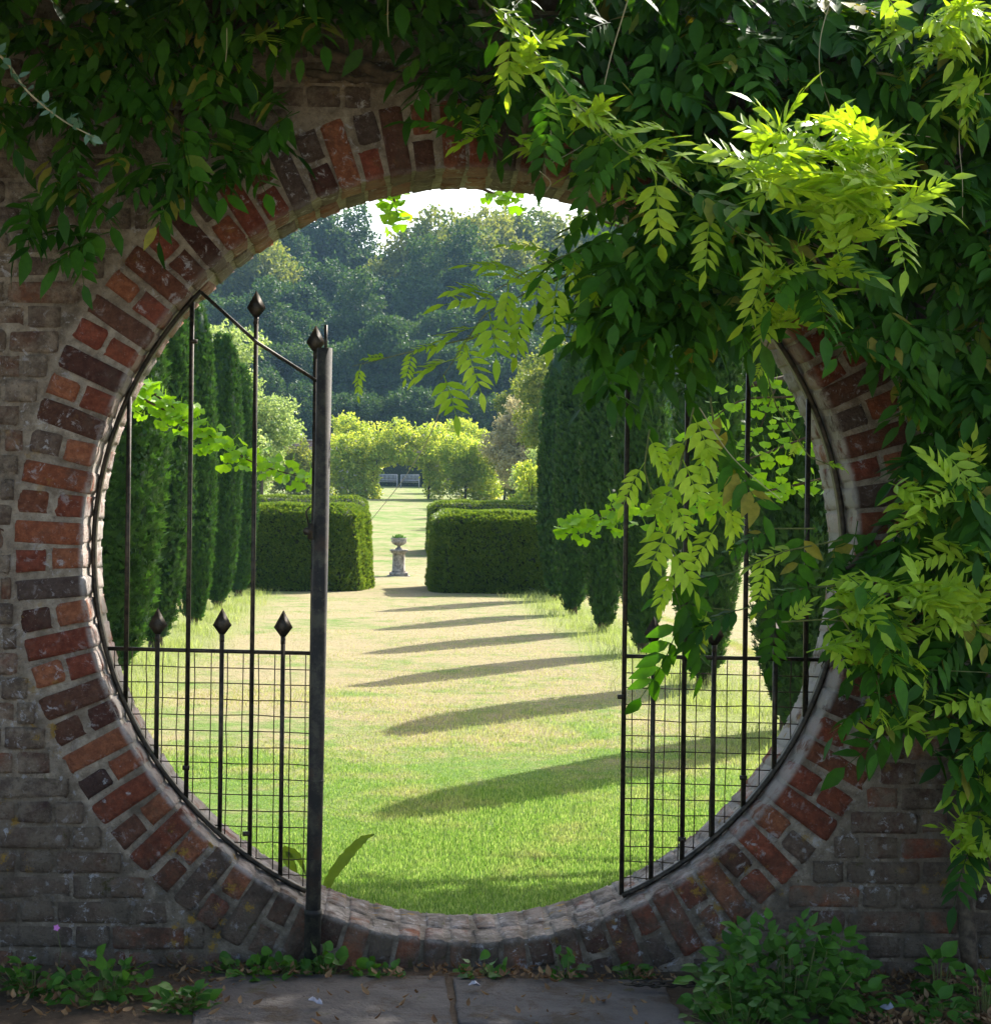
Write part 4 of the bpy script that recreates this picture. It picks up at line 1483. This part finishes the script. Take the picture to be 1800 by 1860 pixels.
tree('green_shrub', b, blobs_in(b + [-.3, 0, 2.6], (2.6, 1.2, 2.2), 20, .7, 9), 2600, .16, MARCH, 'yellow-green shrub rising behind the right side of the archway', 'shrub', seed=9, tr=.06)

# orchard trees behind the right yew row, their shade bands the far path
for i, (x, D, h) in enumerate([(5.9, 47, 6.2), (6.3, 55, 6.8), (6.2, 64, 7.0), (6.6, 73, 7.2), (6.6, 83, 7.0)]):
    b = np.array([x, D - DW, float(gz(D - DW))])
    tree('orchard_tree', b, blobs_in(b + [0, 0, h * .62], (1.2, 1.1, h * .36), 18, .5, 30 + i), 1500, .13, MOAK,
         f"small orchard tree behind the right yew row, {ordn[i].replace('nearest the gate', 'closest to the hedges').replace('from the gate', 'from the hedges')}", 'tree', 'orchard trees behind the yews', seed=30 + i, tr=.09)

b = at(845, 88)
tree('round_bush', b, blobs_in(b + [.2, -.5, 1.7], (2.0, 1.2, 1.7), 24, .6, 61), 2800, .14, MARCH, 'large round leafy bush right of the path beside the archway', 'shrub', seed=61, tr=.06)
# far garden wall
Yw = 130.0
fw = empty('far_wall', (0, Yw, float(gz(Yw))), 'long red brick wall at the far end of the garden', 'wall')


def farbrick():
    m = M('far_brick')
    bt = m.n('TexBrick')
    mp = m.n('Mapping'); m.set(mp.inputs['Vector'], m.pos()); mp.inputs['Rotation'].default_value = (rad(90), 0, 0)
    m.set(bt.inputs['Vector'], mp.outputs[0])
    bt.inputs['Color1'].default_value = (.22, .10, .075, 1); bt.inputs['Color2'].default_value = (.30, .15, .11, 1); bt.inputs['Mortar'].default_value = (.30, .26, .22, 1)
    bt.inputs['Scale'].default_value = 2.2
    m.col(m.mix(m.ramp(m.noise(1.1, 5), .4, .7, 0, .5), bt.outputs[0], (.16, .12, .10))); m.rough(.95)
    return m.m


MFB = farbrick()
mb = MB(); mb.box((2, 0, 1.5), (80, .5, 3.2)); mb.build('brickwork', MFB, fw)
mb = MB(); mb.box((2, 0, 3.17), (80.2, .7, .14)); mb.build('coping', MSTONE, fw)

# ------------------------------------------------------------------ the wood on the hill
def crown_mesh(seed, kind):
    rr = np.random.default_rng(seed)
    if kind == 'conifer':
        bl = blobs_in((0, 0, 8.0), (3.6, 3.6, 7.4), 44, 1.35, seed, 'cone')
        n, sz, mat = 4200, .36, MDARKTREE
    elif kind == 'yew':
        bl = blobs_in((0, 0, 5.8), (4.6, 4.6, 5.2), 42, 1.5, seed)
        n, sz, mat = 4600, .36, MDARKTREE
    else:
        bl = blobs_in((0, 0, 7.6), (5.6, 5.6, 5.6), 42, 1.8, seed)
        n, sz, mat = 4600, .40, MOAK
    V, Q, ti = leaf_mass(bl, n, sz, seed, np.zeros(3), 1.3, .72)
    me = mk('crown', V, Q, None, mat, tint=ti, link=False)
    mb = MB(); top = 11 if kind == 'conifer' else 8
    mb.tube([(0, 0, -1.5), (.1, 0, 2), (-.1, .1, 5), (0, 0, top)], [.45, .36, .28, .06], 8)
    for k in rr.choice(len(bl), 8, replace=False):
        e = np.asarray(bl[k][0]); s = np.array([0, 0, e[2] * .55])
        mb.tube([s, (s + e) / 2, e], [.14, .1, .03], 5)
    return me, mb.build('trunk', MBARK, None, True, link=False)


VAR = {'conifer': [crown_mesh(200 + i, 'conifer') for i in range(2)], 'yew': [crown_mesh(220 + i, 'yew') for i in range(3)], 'oak': [crown_mesh(240 + i, 'oak') for i in range(3)]}
NAMES = {'conifer': 'conifer_tree', 'yew': 'evergreen_tree', 'oak': 'broadleaf_tree'}
LOOK = {'conifer': 'tall dark conifer', 'yew': 'dark spreading evergreen', 'oak': 'rounded broadleaf tree'}
# photo column of the trunk, depth, height factor, kind
wood = [(575, 215, 1.22, 'conifer'), (640, 218, 1.05, 'conifer'), (520, 205, 1.0, 'conifer'), (800, 205, 1.18, 'oak'), (870, 209, 1.1, 'oak'), (745, 203, .98, 'oak'),
        (950, 222, 1.25, 'oak'), (1020, 225, 1.2, 'oak'), (1100, 215, 1.2, 'oak'), (455, 196, 1.0, 'oak'), (395, 205, 1.1, 'oak'), (320, 210, 1.15, 'conifer'),
        (690, 196, .92, 'yew'), (610, 192, 1.0, 'yew'), (530, 188, .95, 'yew'), (840, 188, 1.02, 'conifer'), (920, 192, 1.05, 'yew'), (1000, 196, 1.05, 'yew'), (760, 186, .95, 'conifer'),
        (450, 180, .95, 'yew'), (1080, 190, 1.0, 'yew'), (360, 182, 1.0, 'yew'),
        (560, 174, .9, 'yew'), (650, 172, .95, 'conifer'), (730, 172, .9, 'yew'), (820, 172, .95, 'yew'), (900, 174, .9, 'conifer'), (980, 176, 1.0, 'yew'), (480, 170, .9, 'conifer'), (1060, 172, 1.0, 'yew'),
        (520, 160, .85, 'yew'), (610, 158, .85, 'yew'), (700, 157, .85, 'conifer'), (780, 158, .85, 'yew'), (870, 157, .85, 'yew'), (960, 160, .9, 'yew'), (430, 158, .9, 'yew'), (1050, 156, .9, 'conifer'),
        (560, 147, .62, 'yew'), (650, 146, .6, 'yew'), (740, 146, .62, 'yew'), (830, 147, .6, 'yew'), (920, 146, .62, 'yew'), (470, 148, .7, 'yew'), (1010, 148, .7, 'yew'),
        (250, 170, 1.1, 'yew'), (150, 180, 1.2, 'oak'), (1180, 175, 1.1, 'yew'), (1280, 185, 1.2, 'oak'), (1370, 175, 1.2, 'yew'), (230, 205, 1.2, 'oak'), (1200, 215, 1.2, 'conifer'), (1330, 215, 1.3, 'oak')]
def band(D):
    return ('on the crest of the wooded hill' if D > 200 else 'high on the wooded hillside' if D > 183 else 'halfway up the wooded hillside' if D > 165
            else 'low on the wooded hillside' if D > 150 else 'at the foot of the wooded hill')


rows = {}
for w_ in wood: rows.setdefault((w_[3], band(w_[1])), []).append(w_[0])
NTH = ['leftmost', 'second from the left', 'third from the left', 'fourth from the left', 'fifth from the left', 'sixth from the left', 'seventh from the left', 'eighth from the left', 'ninth from the left', 'tenth from the left']
for i, (px, D, s, kind) in enumerate(wood):
    Y = D - DW
    b = at(px, Y)
    lst = sorted(rows[(kind, band(D))])
    t = empty(NAMES[kind], b, f'{LOOK[kind]} {band(D)}' + (f', {NTH[lst.index(px)]}' if len(lst) > 1 else ''), 'tree', 'trees of the hillside wood')
    t.rotation_euler.z = random.uniform(0, 6.28)
    q = random.uniform(.92, 1.1)
    if D > 185: s *= 1.14
    t.scale = (s * q, s * q, s)
    me, tk = random.choice(VAR[kind])
    ob('crown', me, t); ob('trunk', tk, t)

# undergrowth of the wood
N = 5200
P = np.stack([rng.uniform(-70, 80, N), rng.uniform(136, 215, N), np.zeros(N)], -1)
P[:, 2] = gz(P[:, 1]) + rng.random(N) * 1.6
V, Q, _, ti = scatter(CL[1][0], CL[1][1], frames(rdir(N), rdir(N) + [0, 0, .8]), P, rng.uniform(.5, .9, N))
tag(mk('undergrowth', V, Q, None, MDARKTREE, tint=ti), 'dark undergrowth covering the floor of the hillside wood', 'undergrowth', kind='stuff')

# ------------------------------------------------------------------ grass
def blades(N, area, hmin, hmax, wid, seed, lean=.5):
    r = np.random.default_rng(seed)
    P = area(r, N); N = len(P)
    h = r.uniform(hmin, hmax, N); a = r.uniform(0, 2 * np.pi, N); ln = r.uniform(.1, lean, N) * h
    la = r.uniform(0, 2 * np.pi, N)
    sx, sy = np.cos(a) * wid / 2, np.sin(a) * wid / 2
    z0 = P[:, 2]
    V = np.stack([np.stack([P[:, 0] - sx, P[:, 1] - sy, z0 - .004], -1), np.stack([P[:, 0] + sx, P[:, 1] + sy, z0 - .004], -1),
                  np.stack([P[:, 0] + sx * .8 + ln * .35 * np.cos(la), P[:, 1] + sy * .8 + ln * .35 * np.sin(la), z0 + h * .6], -1),
                  np.stack([P[:, 0] - sx * .8 + ln * .35 * np.cos(la), P[:, 1] - sy * .8 + ln * .35 * np.sin(la), z0 + h * .6], -1),
                  np.stack([P[:, 0] + ln * np.cos(la), P[:, 1] + ln * np.sin(la), z0 + h], -1)], 1).reshape(-1, 3)
    o = (np.arange(N) * 5)[:, None]
    return V, np.array([[0, 1, 2, 3]]) + o, np.array([[3, 2, 4]]) + o, np.repeat(r.random(N) ** 2, 5)


def lawn_area(y0, y1, pw):
    def f(r, N):
        u = r.random(N)
        D = ((y0 + DW) ** pw + u * ((y1 + DW) ** pw - (y0 + DW) ** pw)) ** (1 / pw)
        Y = D - DW
        X = r.uniform(-.22, .30, N) * D
        X = np.clip(X, -2.6, 3.6) + r.normal(0, .05, N)
        return np.stack([X, Y, gz(Y) + wav(X, Y, 1.1, .008)], -1)
    return f


mbs = [blades(280000, lawn_area(.42, 24, -1.6), .006, .020, .0042, 1)]


def tufts(r, N):
    side = r.random(N) < .42
    Y = r.uniform(2.5, 23.5, N)
    X = np.where(side, -1.98 + r.normal(0, .20, N), 2.45 + r.normal(0, .24, N))
    k = r.random(N) < .5 + .5 * np.sin(Y * 3.1 + X * 5)
    X, Y = X[k], Y[k]
    return np.stack([X, Y, gz(Y)], -1)


mbs.append(blades(20000, tufts, .04, .13, .005, 4, .9))
Vs, Qs, Ts, Ti, n = [], [], [], [], 0
for V, Q, T, ti in mbs:
    Vs.append(V); Qs.append(Q + n); Ts.append(T + n); Ti.append(ti); n += len(V)
tag(mk('grass', np.vstack(Vs), np.vstack(Qs), np.vstack(Ts), MBLADE, tint=np.concatenate(Ti)), 'short mown grass of the lawn, green near the gate and straw coloured further off', 'grass', kind='stuff')

# ------------------------------------------------------------------ plants at the foot of the wall
def ovleaf(s):
    v, q = leaflet(s, s * .66, .25, .18)
    return v, q


def heartleaf(s, n=10):
    a = np.linspace(0, 2 * np.pi, n, endpoint=False)
    r = s * .5 * (1 - .16 * np.cos(a) ** 9 * 0 + .08 * np.cos(3 * a))
    V = np.vstack([np.stack([s * .45 + r * np.cos(a), r * np.sin(a), .10 * s * np.cos(2 * a)], -1), [[s * .45, 0, -.06 * s]]])
    return V, np.array([[i, (i + 1) % n, n] for i in range(n)])


def plant(name, px, py, Y, w, h, n, size, mat, label, kind='oval', up=.8, seed=0, cat='plant', group=None):
    r = np.random.default_rng(seed)
    base = W(px, py, Y); base[2] = .0
    p = empty(name, base, label, cat, group)
    u = r.normal(size=(n, 3)); u /= np.linalg.norm(u, axis=1)[:, None]; u[:, 2] = np.abs(u[:, 2])
    P = u * np.array([w / 2, w * .32, h]) * (r.random((n, 1)) ** .45)
    P[:, 2] = np.maximum(P[:, 2], .01)
    P[:, 1] = np.minimum(P[:, 1], -base[1] - .02)
    d = u * [1, 1, .3] + r.normal(0, .4, (n, 3)) + [0, -.25, .05]
    R = frames(d, np.tile([[0, -.35, up]], (n, 1)) + r.normal(0, .25, (n, 3)))
    s = r.uniform(.6, 1.2, n)
    if kind == 'oval':
        tV, tQ = ovleaf(size); V, Q, T, ti = scatter(tV, tQ, R, P, s)
    else:
        tV, tT = heartleaf(size); V, Q, T, ti = scatter(tV, None, R, P, s, tT)
    mk('foliage', V, Q, T, mat, p, tint=ti)
    mb = MB()
    for k in range(min(n, 60)):
        q = P[k]
        mb.tube([(q[0] * .5, q[1] * .5, -.01), q * [.8, .8, .6], q], .0012, 4, False)
    mb.build('stem', MSTEM, p)
    return p


plant('leafy_weed', 1430, 1800, -.42, .60, .27, 560, .050, MWEED, 'dense dark green leafy clump at the wall foot, right of the opening', seed=1)
plant('leafy_weed', 1345, 1840, -.56, .34, .14, 140, .045, MWEED, 'low green leaves spilling onto the paving in front of the big clump', seed=2)
plant('leafy_weed', 1330, 1725, -.16, .16, .16, 40, .05, MWEED, 'small upright weed against the ring bricks behind the big clump', seed=3)
plant('leafy_weed', 1705, 1800, -.25, .14, .13, 30, .06, MWEED, 'small green weed among dead leaves near the right edge', seed=4)
plant('leafy_weed', 1700, 1845, -.5, .22, .09, 50, .05, MWEED, 'low weed in the bottom right corner', seed=5)
plant('leafy_weed', 1785, 1835, -.45, .12, .14, 30, .06, MWEED, 'weed at the right edge of the picture by the wall', seed=25)
plant('leafy_weed', 190, 1815, -.38, .30, .12, 90, .048, MWEED, 'bright leafy weed in the left corner at the wall foot', seed=6)
plant('leafy_weed', 60, 1800, -.3, .25, .09, 60, .05, MWEED, 'low weed at the left edge by the wall', seed=7)
plant('leafy_weed', 330, 1835, -.5, .2, .08, 60, .045, MWEED, 'low weed beside the left end of the paving', seed=26)
plant('creeping_plant', 480, 1768, -.10, .36, .06, 80, .036, MWEED, 'round leaved creeper at the wall base left of the post', 'heart', .6, 8)
plant('creeping_plant', 590, 1760, -.10, .14, .09, 30, .038, MWEED, 'round leaved weed around the foot of the pipe post', 'heart', .5, 9)
plant('creeping_plant', 690, 1768, -.10, .20, .05, 22, .036, MWEED, 'sparse round leaves on the sill base right of the post', 'heart', .5, 10)
plant('creeping_plant', 880, 1768, -.10, .16, .09, 22, .040, MWEED, 'round leaved weed below the middle of the opening', 'heart', .5, 11)
plant('leafy_weed', 1025, 1765, -.10, .11, .09, 22, .045, MWEED, 'small weed at the wall base right of the middle', seed=12)
plant('leafy_weed', 1145, 1768, -.10, .10, .055, 26, .042, MWEED, 'small rounded weed at the wall base left of the chain', seed=13)

MFERN = leafmat('fern_frond', (.10, .16, .015), (.20, .27, .04), .4, (1.1, 1.1, .5), .5, .3, .1)
# hart's tongue fern behind the sill
fb = W(588, 1640, .5)
fb[2] = gz(.5)
fern = empty('fern', fb, "strap-leaved fern arching up from behind the sill beside the post", 'fern')
for (pts_, w_) in (([(588, 1640), (598, 1600), (630, 1555), (660, 1525), (680, 1516)], .036), ([(545, 1620), (530, 1575), (518, 1548), (540, 1556), (556, 1590)], .04)):
    S = smoothpath(np.array([W(a, b_, .45) for a, b_ in pts_]), 6)
    S[0, 2] = gz(.45)
    n = len(S)
    t = np.linspace(0, 1, n)
    tg = np.gradient(S, axis=0); tg /= np.linalg.norm(tg, axis=1)[:, None]
    sd = np.cross(tg, [.2, 1., .3]); sd /= np.linalg.norm(sd, axis=1)[:, None]
    ww = w_ / 2 * np.clip(np.sin(np.pi * (t * .88 + .1)), .1, 1) * (1 + .12 * np.sin(t * 60))
    off = np.array([0, -.012, 0]) * np.sin(t * 24)[:, None] * .5
    V = np.vstack([S + sd * ww[:, None] + off, S + [0, .006, 0], S - sd * ww[:, None] - off]) - fb
    Q = [[i, i + 1, n + i + 1, n + i] for i in range(n - 1)] + [[n + i, n + i + 1, 2 * n + i + 1, 2 * n + i] for i in range(n - 1)]
    mk('frond', V, Q, None, MFERN, fern, True, tint=np.full(len(V), .2))

# thin twig with small blue-green leaves, upper left, on an added shade tree
tp = [(-40, 70), (10, 110), (50, 165), (110, 215), (170, 248)]
S = smoothpath(np.array([W(a, b_, -.75) for a, b_ in tp]), 6)
tw = empty('twig_on_shade_tree', S[0], 'branch tip with small blue-green leaves crossing the upper left corner, on an unseen tree added for shade', 'tree')
tb = np.array([-3.6, -2.4, 0]); tt_ = np.array([-2.9, -1.9, 3.6])
mb = MB(); mb.tube(smoothpath([tb, tb + [.1, .1, 1.6], tb + [.4, .3, 2.8], tt_]) - S[0], np.linspace(.16, .07, 25), 10); mb.build('trunk', MBARK, tw, True)  # unseen trunk, added to carry the twig and the crown
mb = MB(); mb.tube(smoothpath([tt_, tt_ + [.6, .5, -.2], tt_ + [.95, .75, -.55], S[0]]) - S[0], np.linspace(.05, .005, 25), 8); mb.build('branch', MBARK, tw, True)
V, Q, ti = leaf_mass(blobs_in((-2.0, -2.3, 4.5), (2.3, 1.9, 1.1), 34, .5, 77), 5200, .085, 77, S[0], .6, .4)
mk('crown', V, Q, None, MOAK, tw, tint=ti)  # unseen crown, added to keep sky light off the wall's upper left
mb = MB(); mb.tube(S - S[0], np.linspace(.004, .0018, len(S)), 6); mb.build('stem', MPALESTEM, tw, True)
MTW = leafmat('blue_green_leaf', (.05, .14, .05), (.22, .36, .30), .35, (1.1, 1.2, .8), .4, .4, .3)
tl = [mk('leaf', *leaflet(.036, .02), None, MTW, tint=np.full(15, q), link=False) for q in (.1, .5, .9)]
for k in range(34):
    i = rng.integers(2, len(S))
    d = rdir(1)[0] + [0, -.2, .3]
    o = ob('leaf', random.choice(tl), tw)
    o.matrix_local = Matrix.Translation(S[i] - S[0] + rng.normal(0, .006, 3)) @ Matrix(frames(d[None], rdir(1) + [0, -1, .5])[0].tolist()).to_4x4()

# chain lying on the paving
cb = W(1205, 1806, -.27); cb[2] = .02
chain = empty('chain', cb, 'short rusty dark chain with a hasp lying on the paving at the wall', 'chain')
for k in range(9):
    a = np.linspace(0, 2 * np.pi, 13)
    px = np.stack([.017 * np.cos(a) * 1.25, .0095 * np.sin(a), np.zeros(13)], -1)
    if k % 2: px = px[:, [0, 2, 1]]
    c = np.array([-.095 + k * .0235, .006 * math.sin(k * 1.3), .012 + (.002 if k % 2 else 0)])
    mb = MB(); mb.tube(px + c, .0032, 6, False); mb.build('link', MIRON, chain, True)
mb = MB(); mb.box((.135, -.005, .012), (.06, .022, .006)); mb.tube([(.105, .01, .012), (.165, .012, .014)], .004, 6); mb.build('hasp', MIRON, chain)

# small things on the ground
fb = W(105, 1690, -.10); fb[2] = .0
fz = W(105, 1683, -.10)[2]
fl = empty('wild_flower', fb, 'tiny pink wild flower on a thin stem against the lower left wall', 'flower')
mb = MB(); mb.tube([(0, 0, 0), (.012, -.01, fz * .5), (0, -.02, fz)], .0012, 5); mb.build('stem', MSTEM, fl)
MPET = plainmat('pink_petal', (.55, .14, .45), (.70, .25, .60), 30, .6, 0)
pv_, pq_ = leaflet(.011, .009, .2, .1)
for k in range(5):
    a = k * 2 * math.pi / 5
    R = frames(np.array([[math.cos(a), -.2, math.sin(a)]]), np.array([[0, -1., .1]]))[0]
    mk('petal', pv_ @ R.T + [0, -.021, fz], pq_, None, MPET, fl)
MPAP = plainmat('pale_scrap', (.22, .23, .28), (.36, .37, .42), 30, .8, .3)
for px, py, Y, sc, lab in ((860, 1812, -.30, 1.0, 'pale scrap lying in the joint between the two flagstones'), (575, 1842, -.5, 1.2, 'pale bluish scrap on the soil at the bottom left of the paving'), (1612, 1838, -.48, 1.3, 'pale scrap among dead leaves right of the big clump')):
    c = W(px, py, Y); c[2] = .026
    r = np.random.default_rng(px)
    a = np.linspace(0, 2 * np.pi, 9, endpoint=False)
    q = .014 * sc * r.uniform(.6, 1.2, 9)
    top = np.stack([q * np.cos(a) * 1.3, q * np.sin(a), r.uniform(0, .014, 9)], -1)
    V = np.vstack([top, top * [.5, .5, 1] + [0, 0, .008], [[0, 0, .006]]])
    o = mk('paper_scrap', V, [[i, (i + 1) % 9, 9 + (i + 1) % 9, 9 + i] for i in range(9)], [[9 + i, 9 + (i + 1) % 9, 18] for i in range(9)], MPAP)
    o.location = c
    tag(o, lab, 'scrap', 'pale scraps on the ground')

# dead leaves and chips
N = 1700
reg = rng.random(N)
PX = np.where(reg < .55, rng.uniform(1560, 1900, N), np.where(reg < .8, rng.uniform(-60, 420, N), rng.uniform(420, 1250, N)))
Yl = np.where(reg < .8, rng.uniform(-.62, -.03, N), np.where(rng.random(N) < .7, rng.uniform(-.2, -.06, N), rng.uniform(-.7, -.06, N)))
X = (PX - VPX) / FPX * (Yl + DW)
T0 = np.stack([X, Yl, .008 + rng.random(N) * .012 + np.where(np.abs(X - .15) < .75, .012, 0)], -1)
tV, tQ = leaflet(.04, .02, -.5, .5)
V, Q, _, ti = scatter(tV, tQ, frames(rdir(N) * [1, 1, .25], rdir(N) * .5 + [0, 0, 1]), T0, rng.uniform(.2, .9, N) * rng.uniform(.7, 1.2, N))
tag(mk('leaf_litter', V, Q, None, MDRY, tint=ti), 'dry brown leaves and chips scattered on the soil at the wall foot', 'dead leaves', kind='stuff')

# ------------------------------------------------------------------ air
m = M('hazy_air')
m.t.nodes.remove(m.p)
pv = m.n('VolumePrincipled')
pv.inputs['Color'].default_value = (.42, .70, 1.0, 1)
pv.inputs['Density'].default_value = .00026
pv.inputs['Anisotropy'].default_value = 0.0
m.t.links.new(pv.outputs[0], m.out.inputs['Volume'])
mb = MB(); mb.box((0, 620, 21), (1010, 1840, 46))
hz = mb.build('haze', m.m)
tag(hz, 'thin blue summer haze in front of the far wood', 'haze', kind='stuff')
